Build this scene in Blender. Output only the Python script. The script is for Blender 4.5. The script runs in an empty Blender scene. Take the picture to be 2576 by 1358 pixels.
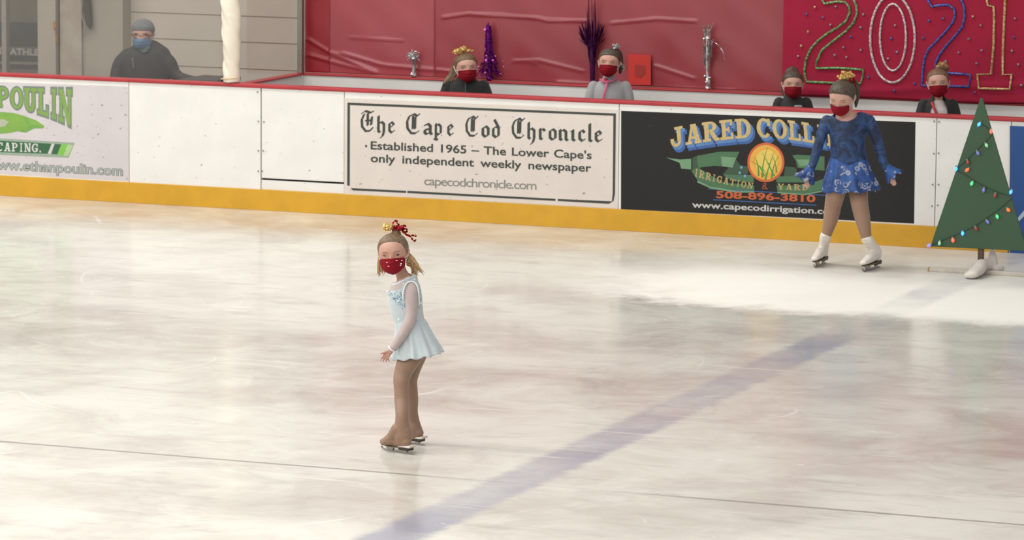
import bpy, bmesh, math, random
import numpy as np
from mathutils import Vector
from mathutils.bvhtree import BVHTree

# ------------------------------------------------------------------ camera
CX, CY, F = 1288.0, 679.0, 10205.6
YAW, PITCH, ROLL = 0.378158, 0.132514, 0.008544
CAM = np.array([12.3, -31.0333, 4.0698])
FW = np.array([-math.sin(YAW) * math.cos(PITCH), math.cos(YAW) * math.cos(PITCH), -math.sin(PITCH)])
RT0 = np.array([math.cos(YAW), math.sin(YAW), 0.0])
UP0 = np.cross(RT0, FW)
RT = math.cos(ROLL) * RT0 + math.sin(ROLL) * UP0
UP = -math.sin(ROLL) * RT0 + math.cos(ROLL) * UP0
FH = np.array([-math.sin(YAW), math.cos(YAW), 0.0])
scene = bpy.context.scene
cd = bpy.data.cameras.new('camera')
cam = bpy.data.objects.new('camera', cd)
scene.collection.objects.link(cam)
cd.sensor_width = 36.0
cd.lens = F / 2576.0 * 36.0
cd.clip_end = 300
from mathutils import Matrix
m3 = Matrix((RT, UP, -FW)).transposed()
cam.matrix_world = Matrix.Translation(CAM) @ m3.to_4x4()
cd.dof.use_dof = True
cd.dof.focus_distance = 23.0
cd.dof.aperture_fstop = 8.0
scene.camera = cam
# ------------------------------------------------------------------ world, lamps, exposure
world = bpy.data.worlds.new('world')
scene.world = world
world.use_nodes = True
bg = world.node_tree.nodes['Background']
bg.inputs[0].default_value = (1.0, 0.985, 0.95, 1)
bg.inputs[1].default_value = 0.5


def area(name, loc, sx, sy, power, col=(1.0, 0.985, 0.945), target=None):
    l = bpy.data.lights.new(name, 'AREA')
    l.shape = 'RECTANGLE'
    l.size, l.size_y, l.energy, l.color = sx, sy, power, col
    o = bpy.data.objects.new(name, l)
    scene.collection.objects.link(o)
    o.location = loc
    if target is not None:
        o.rotation_euler = (Vector(target) - Vector(loc)).to_track_quat('-Z', 'Y').to_euler()
    return o


area('hall_lamp_row', (-5, -2.6, 8.0), 14, 1.2, 560)
area('hall_lamp_row', (-5, -12, 8.0), 16, 1.2, 900)
area('hall_lamp_row', (-1, -20, 8.0), 22, 1.2, 1300)
area('hall_lamp_row', (2, -29, 8.0), 26, 1.2, 1800)
scene.view_settings.view_transform = 'Standard'
scene.view_settings.look = 'None'
scene.view_settings.exposure = 0.22
scene.view_settings.gamma = 1.0
scene.view_settings.use_curve_mapping = False

COL = scene.collection


# ------------------------------------------------------------------ pixel -> place
def ray(px, py):
    return FW * F + RT * (px - CX) - UP * (py - CY)


def at(px, py, axis, val):
    d = ray(px, py)
    i = 'xyz'.index(axis)
    return CAM + d * ((val - CAM[i]) / d[i])


def onY(px, py, Y=0.0):
    return at(px, py, 'y', Y)


def ice(px, py, z=0.0):
    return at(px, py, 'z', z)


# ------------------------------------------------------------------ materials
def C(r, g, b, k=1.0):
    def f(c):
        c /= 255.0
        return (c / 12.92 if c <= 0.04045 else ((c + 0.055) / 1.055) ** 2.4) * k
    return (f(r), f(g), f(b), 1.0)


class S:
    """a shader socket with arithmetic"""
    def __init__(s, nt, sock):
        s.nt, s.k = nt, sock

    def op(s, kind, *o, clamp=False):
        n = s.nt.nodes.new('ShaderNodeMath')
        n.operation = kind
        n.use_clamp = clamp
        for i, v in enumerate((s,) + o):
            if isinstance(v, S):
                s.nt.links.new(v.k, n.inputs[i])
            else:
                n.inputs[i].default_value = v
        return S(s.nt, n.outputs[0])

    def __add__(s, o): return s.op('ADD', o)
    def __sub__(s, o): return s.op('SUBTRACT', o)
    def __mul__(s, o): return s.op('MULTIPLY', o)
    def abs(s): return s.op('ABSOLUTE')

    def step(s, a, b):
        n = s.nt.nodes.new('ShaderNodeMapRange')
        n.interpolation_type = 'SMOOTHSTEP'
        s.nt.links.new(s.k, n.inputs[0])
        n.inputs[1].default_value, n.inputs[2].default_value = a, b
        return S(s.nt, n.outputs[0])

    def lin(s, a, b, c, d):
        n = s.nt.nodes.new('ShaderNodeMapRange')
        s.nt.links.new(s.k, n.inputs[0])
        for i, v in enumerate((a, b, c, d)):
            n.inputs[i + 1].default_value = v
        return S(s.nt, n.outputs[0])


def mixc(nt, f, a, b):
    n = nt.nodes.new('ShaderNodeMix')
    n.data_type = 'RGBA'
    nt.links.new(f.k, n.inputs[0])
    for i, v in ((6, a), (7, b)):
        if isinstance(v, S):
            nt.links.new(v.k, n.inputs[i])
        else:
            n.inputs[i].default_value = v
    return S(nt, n.outputs[2])


def noise(nt, scale, detail=4, rough=0.55, vec=None, sc=(1, 1, 1), rot=0.0, loc=(0, 0, 0), dist=0.0):
    tc = nt.nodes.new('ShaderNodeTexCoord')
    mp = nt.nodes.new('ShaderNodeMapping')
    mp.inputs['Scale'].default_value = sc
    mp.inputs['Rotation'].default_value = (0, 0, rot)
    mp.inputs['Location'].default_value = loc
    nt.links.new(tc.outputs['Object'], mp.inputs[0])
    n = nt.nodes.new('ShaderNodeTexNoise')
    n.inputs['Scale'].default_value = scale
    n.inputs['Detail'].default_value = detail
    n.inputs['Roughness'].default_value = rough
    n.inputs['Distortion'].default_value = dist
    nt.links.new(mp.outputs[0], n.inputs['Vector'])
    return S(nt, n.outputs[0])


def new_mat(name):
    m = bpy.data.materials.new(name)
    m.use_nodes = True
    return m, m.node_tree, m.node_tree.nodes['Principled BSDF']


def mat(name, col, rough=0.6, metal=0.0, spec=0.5, var=0.06, vscale=8.0, emit=0.0, sheen=0.0, bump=0.0, bscale=60.0,
        alpha=1.0, col2=None, coat=0.0):
    m, nt, p = new_mat(name)
    if len(col) == 3:
        col = tuple(col) + (1,)
    if var > 0 or col2:
        nz = noise(nt, vscale, 5, 0.6)
        dark = col2 or tuple(c * (1 - 2 * var) for c in col[:3]) + (1,)
        c = mixc(nt, nz.step(0.3, 0.7), dark, col)
        nt.links.new(c.k, p.inputs['Base Color'])
    else:
        p.inputs['Base Color'].default_value = col
    p.inputs['Roughness'].default_value = rough
    p.inputs['Metallic'].default_value = metal
    p.inputs['Specular IOR Level'].default_value = spec
    p.inputs['Sheen Weight'].default_value = sheen
    p.inputs['Coat Weight'].default_value = coat
    p.inputs['Alpha'].default_value = alpha
    if emit:
        p.inputs['Emission Color'].default_value = col
        p.inputs['Emission Strength'].default_value = emit
    if bump:
        b = nt.nodes.new('ShaderNodeBump')
        b.inputs['Strength'].default_value = bump
        b.inputs['Distance'].default_value = 0.004
        nt.links.new(noise(nt, bscale, 3).k, b.inputs['Height'])
        nt.links.new(b.outputs[0], p.inputs['Normal'])
    return m


# ------------------------------------------------------------------ objects
def link(o, parent=None):
    COL.objects.link(o)
    if parent is not None:
        o.parent = parent
    return o


def origin(o):
    r = np.zeros(3)
    while o is not None:
        r = r + np.array(o.location)
        o = o.parent
    return r


def obj(name, verts, faces, m=None, parent=None, smooth=False, mids=None):
    """verts in world coordinates; parents are only ever translated"""
    v = np.asarray(verts, float)
    if parent is not None:
        v = v - origin(parent)
    me = bpy.data.meshes.new(name)
    me.from_pydata(v.tolist(), [], [tuple(int(i) for i in f) for f in faces])
    for k in (m if isinstance(m, (list, tuple)) else [m]):
        if k:
            me.materials.append(k)
    if mids is not None:
        me.polygons.foreach_set('material_index', np.asarray(mids, np.int32))
    if smooth:
        me.polygons.foreach_set('use_smooth', np.ones(len(me.polygons), bool))
    me.update()
    return link(bpy.data.objects.new(name, me), parent)


def fix_normals(o):
    bm = bmesh.new()
    bm.from_mesh(o.data)
    bmesh.ops.recalc_face_normals(bm, faces=bm.faces[:])
    bm.to_mesh(o.data)
    bm.free()
    return o


def tag(o, label, cat, group=None, kind=None):
    o['label'] = label
    if cat:
        o['category'] = cat
    if group:
        o['group'] = group
    if kind:
        o['kind'] = kind
    return o


def thing(name, label, cat, loc, group=None):
    o = bpy.data.objects.new(name, None)
    o.empty_display_size = 0.1
    o.location = tuple(float(c) for c in loc)
    link(o)
    return tag(o, label, cat, group)


def struct(o):
    o['kind'] = 'structure'
    return o


def box_geo(x0, x1, y0, y1, z0, z1):
    v = [(x, y, z) for x in (x0, x1) for y in (y0, y1) for z in (z0, z1)]
    f = [(0, 1, 3, 2), (4, 6, 7, 5), (0, 4, 5, 1), (2, 3, 7, 6), (0, 2, 6, 4), (1, 5, 7, 3)]
    return np.array(v, float), f


def join(geos):
    V, Fc, n = [], [], 0
    for v, f in geos:
        V.append(np.asarray(v, float))
        Fc += [tuple(i + n for i in q) for q in f]
        n += len(v)
    return np.concatenate(V), Fc


def bevel_box(name, x0, x1, y0, y1, z0, z1, m, parent=None, b=0.01):
    v, f = box_geo(x0, x1, y0, y1, z0, z1)
    o = fix_normals(obj(name, v, f, m, parent))
    if b:
        md = o.modifiers.new('bevel', 'BEVEL')
        md.width = b
        md.segments = 2
    return o


def prism(poly3, vec):
    """closed solid: polygon (list of world points) pushed along vec"""
    n = len(poly3)
    a = np.asarray(poly3, float)
    v = np.concatenate([a, a + np.asarray(vec, float)])
    f = [tuple(range(n)), tuple(range(2 * n - 1, n - 1, -1))]
    f += [(i, (i + 1) % n, n + (i + 1) % n, n + i) for i in range(n)]
    return v, f


def catmull(P, sub=4):
    P = np.asarray(P, float)
    if len(P) < 3 or sub < 2:
        return P
    Q = np.concatenate([[2 * P[0] - P[1]], P, [2 * P[-1] - P[-2]]])
    out = []
    for i in range(len(P) - 1):
        p0, p1, p2, p3 = Q[i:i + 4]
        for t in np.linspace(0, 1, sub, endpoint=False):
            out.append(0.5 * (2 * p1 + (p2 - p0) * t + (2 * p0 - 5 * p1 + 4 * p2 - p3) * t * t + (3 * p1 - p0 - 3 * p2 + p3) * t ** 3))
    out.append(P[-1])
    return np.array(out)


def tube(pts, ra, rb=None, n=14, sub=4, depth=FH, cap=True):
    """closed tapered tube along pts; ra = half width across the view, rb = half depth"""
    pts = np.asarray(pts, float)
    ra = np.broadcast_to(np.asarray(ra, float), (len(pts),))
    rb = ra if rb is None else np.broadcast_to(np.asarray(rb, float), (len(pts),))
    Q = catmull(np.concatenate([pts, ra[:, None], rb[:, None]], 1), sub)
    P, A, B = Q[:, :3], np.maximum(Q[:, 3], 1e-4), np.maximum(Q[:, 4], 1e-4)
    T = np.gradient(P, axis=0)
    T /= np.linalg.norm(T, axis=1)[:, None] + 1e-12
    rings = []

    def frame(t):
        s = np.cross(t, depth)
        if np.linalg.norm(s) < 0.15:
            s = np.cross(t, np.array([0.3, 0.1, 1.0]))
        s /= np.linalg.norm(s)
        return s, np.cross(s, t)
    ang = np.arange(n) * 2 * math.pi / n
    ca, sa = np.cos(ang)[:, None], np.sin(ang)[:, None]

    def ring(p, t, a, b):
        s, d = frame(t)
        rings.append(p + s * a * ca + d * b * sa)
    if cap:
        for k in (80, 55, 28):
            c, s_ = math.cos(math.radians(k)), math.sin(math.radians(k))
            ring(P[0] - T[0] * min(A[0], B[0]) * s_, T[0], A[0] * c, B[0] * c)
    for i in range(len(P)):
        ring(P[i], T[i], A[i], B[i])
    if cap:
        for k in (28, 55, 80):
            c, s_ = math.cos(math.radians(k)), math.sin(math.radians(k))
            ring(P[-1] + T[-1] * min(A[-1], B[-1]) * s_, T[-1], A[-1] * c, B[-1] * c)
    V = np.concatenate(rings)
    Fc = []
    for i in range(len(rings) - 1):
        for j in range(n):
            Fc.append((i * n + j, i * n + (j + 1) % n, (i + 1) * n + (j + 1) % n, (i + 1) * n + j))
    Fc.append(tuple(range(n - 1, -1, -1)))
    e = (len(rings) - 1) * n
    Fc.append(tuple(range(e, e + n)))
    return V, Fc


def ball(c, r, n=12, sq=(1, 1, 1)):
    c = np.asarray(c, float)
    V = [c + np.array([0, 0, -r * sq[2]])]
    for i in range(1, n // 2):
        ph = -math.pi / 2 + math.pi * i / (n // 2)
        for j in range(n):
            a = 2 * math.pi * j / n
            V.append(c + r * np.array([math.cos(ph) * math.cos(a) * sq[0], math.cos(ph) * math.sin(a) * sq[1], math.sin(ph) * sq[2]]))
    V.append(c + np.array([0, 0, r * sq[2]]))
    Fc = [(0, 1 + (j + 1) % n, 1 + j) for j in range(n)]
    R = n // 2 - 1
    for i in range(R - 1):
        for j in range(n):
            Fc.append((1 + i * n + j, 1 + i * n + (j + 1) % n, 1 + (i + 1) * n + (j + 1) % n, 1 + (i + 1) * n + j))
    e = 1 + (R - 1) * n
    Fc += [(e + j, e + (j + 1) % n, len(V) - 1) for j in range(n)]
    return np.array(V), Fc


def union(name, geos, voxel, m, parent, smooth=4, cut=None, thick=0.0, mids=None):
    """one continuous skin over overlapping closed shapes"""
    v, f = join(geos)
    t = obj('tmp', v, f)
    fix_normals(t)
    md = t.modifiers.new('r', 'REMESH')
    md.mode = 'VOXEL'
    md.voxel_size = voxel
    if smooth:
        sm = t.modifiers.new('s', 'SMOOTH')
        sm.factor, sm.iterations = 0.5, smooth
    dg = bpy.context.evaluated_depsgraph_get()
    me = bpy.data.meshes.new_from_object(t.evaluated_get(dg))
    old = t.data
    bpy.data.objects.remove(t)
    bpy.data.meshes.remove(old)
    me.name = name
    if cut is not None:
        bm = bmesh.new()
        bm.from_mesh(me)
        co = np.array([q.co[:] for q in bm.verts])
        kill = cut(co)
        bmesh.ops.delete(bm, geom=[q for q, k in zip(bm.verts, kill) if k], context='VERTS')
        rim = {}
        for e in bm.edges:
            if e.is_boundary:
                for q in e.verts:
                    rim.setdefault(q, []).append(e.other_vert(q))
        for _ in range(8):
            new = {q: (q.co * 2 + sum((w.co for w in L), Vector())) / (2 + len(L)) for q, L in rim.items()}
            for q, c_ in new.items():
                q.co = c_
        bm.to_mesh(me)
        bm.free()
    if parent is not None:
        me.transform(Matrix.Translation(-Vector(origin(parent))))
    me.materials.clear()
    for k in (m if isinstance(m, (list, tuple)) else [m]):
        me.materials.append(k)
    me.polygons.foreach_set('use_smooth', np.ones(len(me.polygons), bool))
    if mids is not None:
        c = np.array([q.center[:] for q in me.polygons]) + origin(parent)
        me.polygons.foreach_set('material_index', mids(c).astype(np.int32))
    me.update()
    return link(bpy.data.objects.new(name, me), parent)


def project(P):
    d = np.asarray(P) - CAM
    z = d @ FW
    return np.stack([CX + F * (d @ RT) / z, CY - F * (d @ UP) / z], -1)


# ------------------------------------------------------------------ materials in use
def white_board(name, col, speck=0.7, loc=(0, 0, 0)):
    m, nt, p = new_mat(name)
    a = noise(nt, 3.0, 6, 0.6).step(0.35, 0.7)
    base = mixc(nt, a, tuple(c * 0.94 for c in col[:3]) + (1,), col)
    sp = noise(nt, 22.0, 2, 0.5, sc=(1, 1, 1.6), loc=loc).step(speck, speck + 0.06)
    base = mixc(nt, sp * 0.65, base, C(95, 92, 88))
    st = noise(nt, 5.0, 5, 0.7, sc=(0.5, 1, 4)).step(0.66, 0.8)
    base = mixc(nt, st * 0.3, base, C(150, 140, 125))
    nt.links.new(base.k, p.inputs['Base Color'])
    p.inputs['Roughness'].default_value = 0.42
    p.inputs['Specular IOR Level'].default_value = 0.4
    return m


M = {}
M['board'] = white_board('white_plastic', (0.80, 0.785, 0.755, 1))
M['board_back'] = white_board('white_plastic_back', (0.72, 0.70, 0.67, 1), 0.74)  # slightly darker, less specked white for the back and side boards
M['film_grey'] = white_board('advert_film_grey', C(214, 207, 209, 0.92), 0.66)
M['film_cream'] = white_board('advert_film_cream', C(222, 212, 204, 0.95), 0.68, (3.37, 0, 1.1))
M['film_black'] = white_board('advert_film_black', C(24, 22, 21), 0.73)
M['film_blue'] = white_board('advert_film_blue', C(42, 82, 146, 0.9), 0.8)
M['yellow'] = mat('yellow_kick_plate', C(220, 166, 42, 0.9), 0.4, var=0.05, vscale=5)
M['red_cap'] = mat('red_cap_plastic', C(176, 48, 56), 0.45, var=0.08)
M['ink'] = mat('dark_ink', C(58, 62, 58), 0.6, var=0.05, vscale=20)
M['ink_light'] = mat('grey_ink', C(128, 128, 124), 0.6, var=0.05)
M['wall'] = mat('beige_wall_paint', C(190, 180, 168), 0.7, var=0.04, vscale=1.5)
M['wall_dim'] = mat('grey_beige_paint', C(172, 163, 151), 0.7, var=0.05, vscale=1.5)
M['steel'] = mat('grey_aluminium', C(150, 146, 138), 0.4, metal=0.6)
M['dark'] = mat('dark_plastic', C(40, 40, 40), 0.5)
M['rubber'] = mat('black_rubber', C(52, 50, 48), 0.9)


def glass_mat():
    m, nt, p = new_mat('clear_shield_glass')
    tr = nt.nodes.new('ShaderNodeBsdfTransparent')
    tr.inputs[0].default_value = (0.975, 0.968, 0.958, 1)
    gl = nt.nodes.new('ShaderNodeBsdfGlossy')
    gl.inputs['Roughness'].default_value = 0.08
    df = nt.nodes.new('ShaderNodeBsdfDiffuse')
    df.inputs[0].default_value = (0.75, 0.74, 0.72, 1)
    lw = nt.nodes.new('ShaderNodeLayerWeight')
    fr = S(nt, lw.outputs['Facing']).op('POWER', 4.0) * 0.35 + 0.02
    m1 = nt.nodes.new('ShaderNodeMixShader')
    m2 = nt.nodes.new('ShaderNodeMixShader')
    nt.links.new(fr.k, m1.inputs[0])
    nt.links.new(tr.outputs[0], m1.inputs[1])
    nt.links.new(gl.outputs[0], m1.inputs[2])
    nt.links.new((noise(nt, 1.5, 4) * 0.03 + 0.012).k, m2.inputs[0])
    nt.links.new(m1.outputs[0], m2.inputs[1])
    nt.links.new(df.outputs[0], m2.inputs[2])
    nt.links.new(m2.outputs[0], nt.nodes['Material Output'].inputs[0])
    return m


M['glass'] = glass_mat()

# ------------------------------------------------------------------ the ice
BLX = float(np.mean([ice(1250, 1225)[0], ice(1560, 1090)[0], ice(2040, 880)[0], ice(2340, 740)[0]]))
DLY = float(np.mean([ice(0, 1110)[1], ice(1090, 1198)[1], ice(1700, 1249)[1], ice(2576, 1320)[1]]))


def ice_mat():
    m, nt, p = new_mat('scuffed_ice')
    tc = nt.nodes.new('ShaderNodeTexCoord')
    sx = nt.nodes.new('ShaderNodeSeparateXYZ')
    nt.links.new(tc.outputs['Object'], sx.inputs[0])
    X, Y = S(nt, sx.outputs[0]), S(nt, sx.outputs[1])
    big = noise(nt, 0.33, 5, 0.6, loc=(3.1, 1.7, 0))
    mid = noise(nt, 1.3, 8, 0.68, dist=0.6)
    streak = noise(nt, 1.6, 8, 0.7, sc=(1, 3.2, 1), rot=0.25)
    fine = noise(nt, 9, 6, 0.7, sc=(1, 1.6, 1), rot=-0.5)
    c = mixc(nt, (big * 0.6 + mid * 0.4).step(0.36, 0.6), C(180, 172, 164), C(214, 212, 203))
    c = mixc(nt, streak.step(0.5, 0.72) * 0.6, c, C(166, 156, 150))
    c = mixc(nt, noise(nt, 0.8, 4, 0.5, loc=(9, 4, 0)).step(0.52, 0.72) * 0.4, c, C(184, 171, 164))
    # the painted blue line, worn and snowed over
    wob = noise(nt, 2.0, 7, 0.75, sc=(1, 2.5, 1)) * 0.16 - 0.08
    d = (X - BLX + wob).abs()
    fade = (Y - float(ice(2150, 815)[1])).abs().step(0.3, 1.3) * 0.85 + 0.15
    line = d.step(0.20, 0.11) * fade * noise(nt, 0.55, 6, 0.65, loc=(0, 7.7, 0)).lin(0.35, 0.62, 0.25, 1.0) * 0.85
    c = mixc(nt, line, c, C(144, 145, 163))
    # a thin dark line sunk in the ice, parallel to the boards
    gap = (X - float(ice(1380, 1222)[0])).abs().step(1.1, 0.2).op('SUBTRACT', 0.0)
    dl = (Y - DLY + noise(nt, 0.4, 2) * 0.04 - 0.02).abs().step(0.026, 0.012) * (gap * -0.85 + 1.0)
    c = mixc(nt, dl * 0.62, c, C(92, 88, 85))
    # snow scuffs and skate cuts
    snow = fine.step(0.62, 0.74) * mid.step(0.45, 0.62)
    cuts = None
    for (cx_, cy_, r0, sc_) in ((1.0, 0.3, 0.55, 0.42), (-0.6, 0.8, 0.8, 0.27), (0.2, -1.1, 1.2, 0.33)):
        v = nt.nodes.new('ShaderNodeTexVoronoi')
        v.inputs['Scale'].default_value = sc_
        mp = nt.nodes.new('ShaderNodeMapping')
        mp.inputs['Location'].default_value = (cx_ * 7, cy_ * 5, 0)
        nt.links.new(tc.outputs['Object'], mp.inputs[0])
        nt.links.new(mp.outputs[0], v.inputs['Vector'])
        dv = S(nt, v.outputs['Distance'])
        k = (dv + noise(nt, 1.1, 2) * 0.05 - r0 * 0.5).abs().step(0.0045, 0.001) * noise(nt, 0.9, 3, loc=(cx_, cy_, 3)).step(0.54, 0.66) * 0.7
        cuts = k if cuts is None else cuts.op('MAXIMUM', k)
    scr = noise(nt, 2.0, 3, 0.5, sc=(0.35, 7, 1), rot=0.42).step(0.66, 0.7) + noise(nt, 1.5, 3, 0.5, sc=(0.3, 9, 1), rot=-0.12).step(0.67, 0.71)
    # a bank of scraped snow left along the boards on the right
    pn = noise(nt, 0.6, 8, 0.7, loc=(2, 5, 0), dist=0.5) * 2.4 - 1.2
    XP = float(ice(1570, 725)[0])
    ya, yb = float(ice(1900, 688)[1]), float(ice(1900, 772)[1])
    patch = (Y + pn * 0.7).step(yb - 0.3, yb + 0.25) * (Y + pn * 0.5).step(ya + 0.7, ya - 0.3).lin(0, 1, 0.35, 1) * (X + pn * 0.8).step(XP - 0.8, XP + 0.5)
    c = mixc(nt, patch * (line * -0.5 + 0.85), c, C(243, 240, 232))
    c = mixc(nt, (snow + cuts * 0.8 + scr * 0.35).op('MINIMUM', 1.0), c, C(232, 229, 222))
    nt.links.new(c.k, p.inputs['Base Color'])
    nt.links.new((mid.lin(0.3, 0.7, 0.10, 0.2) + snow * 0.3 + patch * 0.4 + streak.step(0.45, 0.7) * 0.08).k, p.inputs['Roughness'])
    p.inputs['IOR'].default_value = 1.31
    nt.links.new((patch * -0.38 + 0.45).k, p.inputs['Specular IOR Level'])
    b = nt.nodes.new('ShaderNodeBump')
    b.inputs['Strength'].default_value = 0.12
    b.inputs['Distance'].default_value = 0.004
    nt.links.new((streak + fine * 0.35).k, b.inputs['Height'])
    nt.links.new(b.outputs[0], p.inputs['Normal'])
    return m


v, f = box_geo(-18, 16, -34, 0.0, -0.12, 0.0)
struct(fix_normals(obj('floor', v, f, ice_mat())))
v, f = box_geo(-18, 16, 0.0, 5.2, -0.12, -0.004)
struct(fix_normals(obj('floor', v, f, M['rubber'])))

# ------------------------------------------------------------------ dasher boards along the far side of the ice
BH = 1.07
XS = [-7.6] + [float(onY(x, y)[0]) for x, y in ((324.5, 340), (656, 350), (866, 365), (1556, 400), (2354, 430), (2541, 460))] + [8.2]
KZ = float(np.mean([onY(50, 440.5)[2], onY(670, 478.5)[2], onY(1590, 530.3)[2], onY(2280, 564.2)[2]]))


def flat(name, polys, m, parent, lift=0.002, Y=0.0):
    """printed shapes: pixel polygons laid onto the board face"""
    V, Fc = [], []
    for k, P in enumerate(polys):
        n = len(V)
        V += [onY(x, y, Y - lift - (k % 40) * 2e-5) for x, y in P]
        Fc.append(tuple(range(n, n + len(P))))
    o = obj(name, V, Fc, m, parent)
    bm = bmesh.new()
    bm.from_mesh(o.data)
    bm.normal_update()
    fl = [q for q in bm.faces if q.normal.y > 0]
    bmesh.ops.reverse_faces(bm, faces=fl)
    bm.to_mesh(o.data)
    bm.free()
    return o


def ad(parent, quad, m, name='advert'):
    """thin printed film on the board face; quad = corner pixels"""
    P = [onY(x, y, -0.0002) for x, y in quad]
    v, f = prism(P, (0, -0.0012, 0))
    return fix_normals(obj(name, v, f, m, parent))


_tc = {}


def text2d(s, off=0.0, space=1.0, word=1.0, shear=0.0):
    key = (s, off, space, word, shear)
    if key not in _tc:
        cu = bpy.data.curves.new('t', 'FONT')
        cu.body = s
        cu.offset = off
        cu.space_character = space
        cu.space_word = word
        cu.shear = shear
        cu.resolution_u = 4
        o = bpy.data.objects.new('t', cu)
        COL.objects.link(o)
        dg = bpy.context.evaluated_depsgraph_get()
        me = bpy.data.meshes.new_from_object(o.evaluated_get(dg))
        v = np.array([q.co[:2] for q in me.vertices])
        f = [tuple(p.vertices) for p in me.polygons]
        bpy.data.objects.remove(o)
        bpy.data.curves.remove(cu)
        bpy.data.meshes.remove(me)
        _tc[key] = (v, f)
    return _tc[key]


def text(name, s, L, R, cap, m, parent, off=0.0, lift=0.004, space=1.0, word=1.0, warp=None, shear=0.0, pad=0.0):
    """lettering between baseline pixels L and R; cap = capital height in pixels"""
    v, f = text2d(s, off, space, word, shear)
    ch = np.ptp(text2d('E', 0.0)[0][:, 1])
    v0 = text2d(s, 0.0, space, word, shear)[0]
    x0, x1 = v0[:, 0].min(), v0[:, 0].max()
    u = (v[:, 0] - x0) / (x1 - x0)
    h = v[:, 1] / ch * cap
    if warp:
        px, py = warp(u, v[:, 1] / ch)
    else:
        px = L[0] + (R[0] - L[0]) * u + 0.01 * h
        py = L[1] + (R[1] - L[1]) * u - h
    V = [onY(x, y, -lift) for x, y in zip(px, py)]
    return obj(name, V, f, m, parent)


# ---- slab lettering: glyphs from bars, slants and bows in a unit cell
def arc(cx, cy, rx, ry, tx, ty, a0, a1, n=14):
    P = []
    an = [math.radians(a0 + (a1 - a0) * i / n) for i in range(n + 1)]
    q = []
    for i in range(n):
        a, b = an[i], an[i + 1]
        q.append([(cx + rx * math.cos(a), cy + ry * math.sin(a)), (cx + rx * math.cos(b), cy + ry * math.sin(b)),
                  (cx + (rx - tx) * math.cos(b), cy + (ry - ty) * math.sin(b)), (cx + (rx - tx) * math.cos(a), cy + (ry - ty) * math.sin(a))])
    return q


def rc(x0, y0, x1, y1):
    return [[(x0, y0), (x1, y0), (x1, y1), (x0, y1)]]


def sl(xa, ya, xb, yb, w):
    return [[(xa - w / 2, ya), (xa + w / 2, ya), (xb + w / 2, yb), (xb - w / 2, yb)]]


T_, H_ = 0.26, 0.13
SLAB = {
    'I': rc(.37, 0, .63, 1) + rc(.2, 0, .8, H_) + rc(.2, 1 - H_, .8, 1),
    'L': rc(.16, 0, .42, 1) + rc(0, 0, .95, H_) + rc(0, 1 - H_, .58, 1) + rc(.8, 0, .95, .36),
    'J': rc(.52, .28, .78, 1) + rc(.36, 1 - H_, .94, 1) + arc(.42, .28, .36, .28, .22, .14, 180, 360) + rc(.04, .24, .28, .42),
    'E': rc(.14, 0, .40, 1) + rc(0, 0, .92, H_) + rc(0, 1 - H_, .9, 1) + rc(.4, .44, .66, .56) + rc(.77, 0, .92, .32) + rc(.75, .7, .9, 1) + rc(.58, .36, .68, .64),
    'D': rc(.12, 0, .38, 1) + rc(0, 0, .5, H_) + rc(0, 1 - H_, .5, 1) + arc(.46, .5, .5, .5, T_, H_, -90, 90),
    'O': arc(.5, .5, .5, .5, T_, H_, 0, 360, 28),
    'C': arc(.5, .5, .5, .5, T_, H_, 50, 320, 24) + rc(.74, .62, .92, .98),
    'G': arc(.5, .5, .5, .5, T_, H_, 50, 330, 24) + rc(.74, .62, .92, .98) + rc(.62, .08, .9, .46) + rc(.5, .38, .98, .48),
    'A': sl(.2, 0, .46, 1, .16) + sl(.78, 0, .54, 1, .28) + rc(.3, .26, .7, .38) + rc(0, 0, .4, H_) + rc(.56, 0, 1, H_) + rc(.34, .9, .66, 1),
    'R': rc(.12, 0, .38, 1) + rc(0, 0, .5, H_) + rc(0, 1 - H_, .5, 1) + arc(.46, .74, .42, .26, .24, .11, -90, 90) + rc(.36, .44, .5, .56) + sl(.84, 0, .54, .5, .27) + rc(.7, 0, 1.02, H_),
    'P': rc(.12, 0, .38, 1) + rc(0, 0, .52, H_) + rc(0, 1 - H_, .5, 1) + arc(.46, .70, .46, .30, .25, .12, -90, 90) + rc(.36, .40, .5, .52),
    'U': rc(.1, .3, .36, 1) + rc(.66, .3, .86, 1) + rc(0, 1 - H_, .46, 1) + rc(.54, 1 - H_, 1, 1) + arc(.48, .32, .38, .32, .25, .14, 180, 360),
    'N': rc(.1, 0, .26, 1) + rc(.76, 0, .92, 1) + sl(.8, 0, .2, 1, .28) + rc(0, 0, .38, H_) + rc(.62, 1 - H_, 1.02, 1) + rc(0, 1 - H_, .3, 1),
    'S': arc(.5, .73, .42, .27, .22, .12, 20, 270, 16) + arc(.5, .27, .44, .27, .22, .12, -160, 90, 16) + rc(.74, .7, .9, 1) + rc(.06, 0, .22, .32),
    'T': rc(.37, 0, .63, 1) + rc(.2, 0, .8, H_) + rc(0, 1 - H_, 1, 1) + rc(0, .68, .14, 1) + rc(.86, .68, 1, 1),
    'Y': rc(.38, 0, .62, .45) + sl(.46, .4, .14, 1, .26) + sl(.54, .4, .86, 1, .18) + rc(.22, 0, .78, H_) + rc(0, 1 - H_, .38, 1) + rc(.62, 1 - H_, 1, 1),
    '.': rc(.1, 0, .7, .22),
    '&': arc(.45, .75, .26, .25, .17, .11, 0, 360, 16) + arc(.42, .28, .38, .29, .2, .13, 60, 330, 16) + sl(.88, 0, .3, .66, .24),
}
SW = {'I': .6, 'J': .8, 'L': .8, 'E': .8, '.': .35, 'S': .78}


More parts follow.
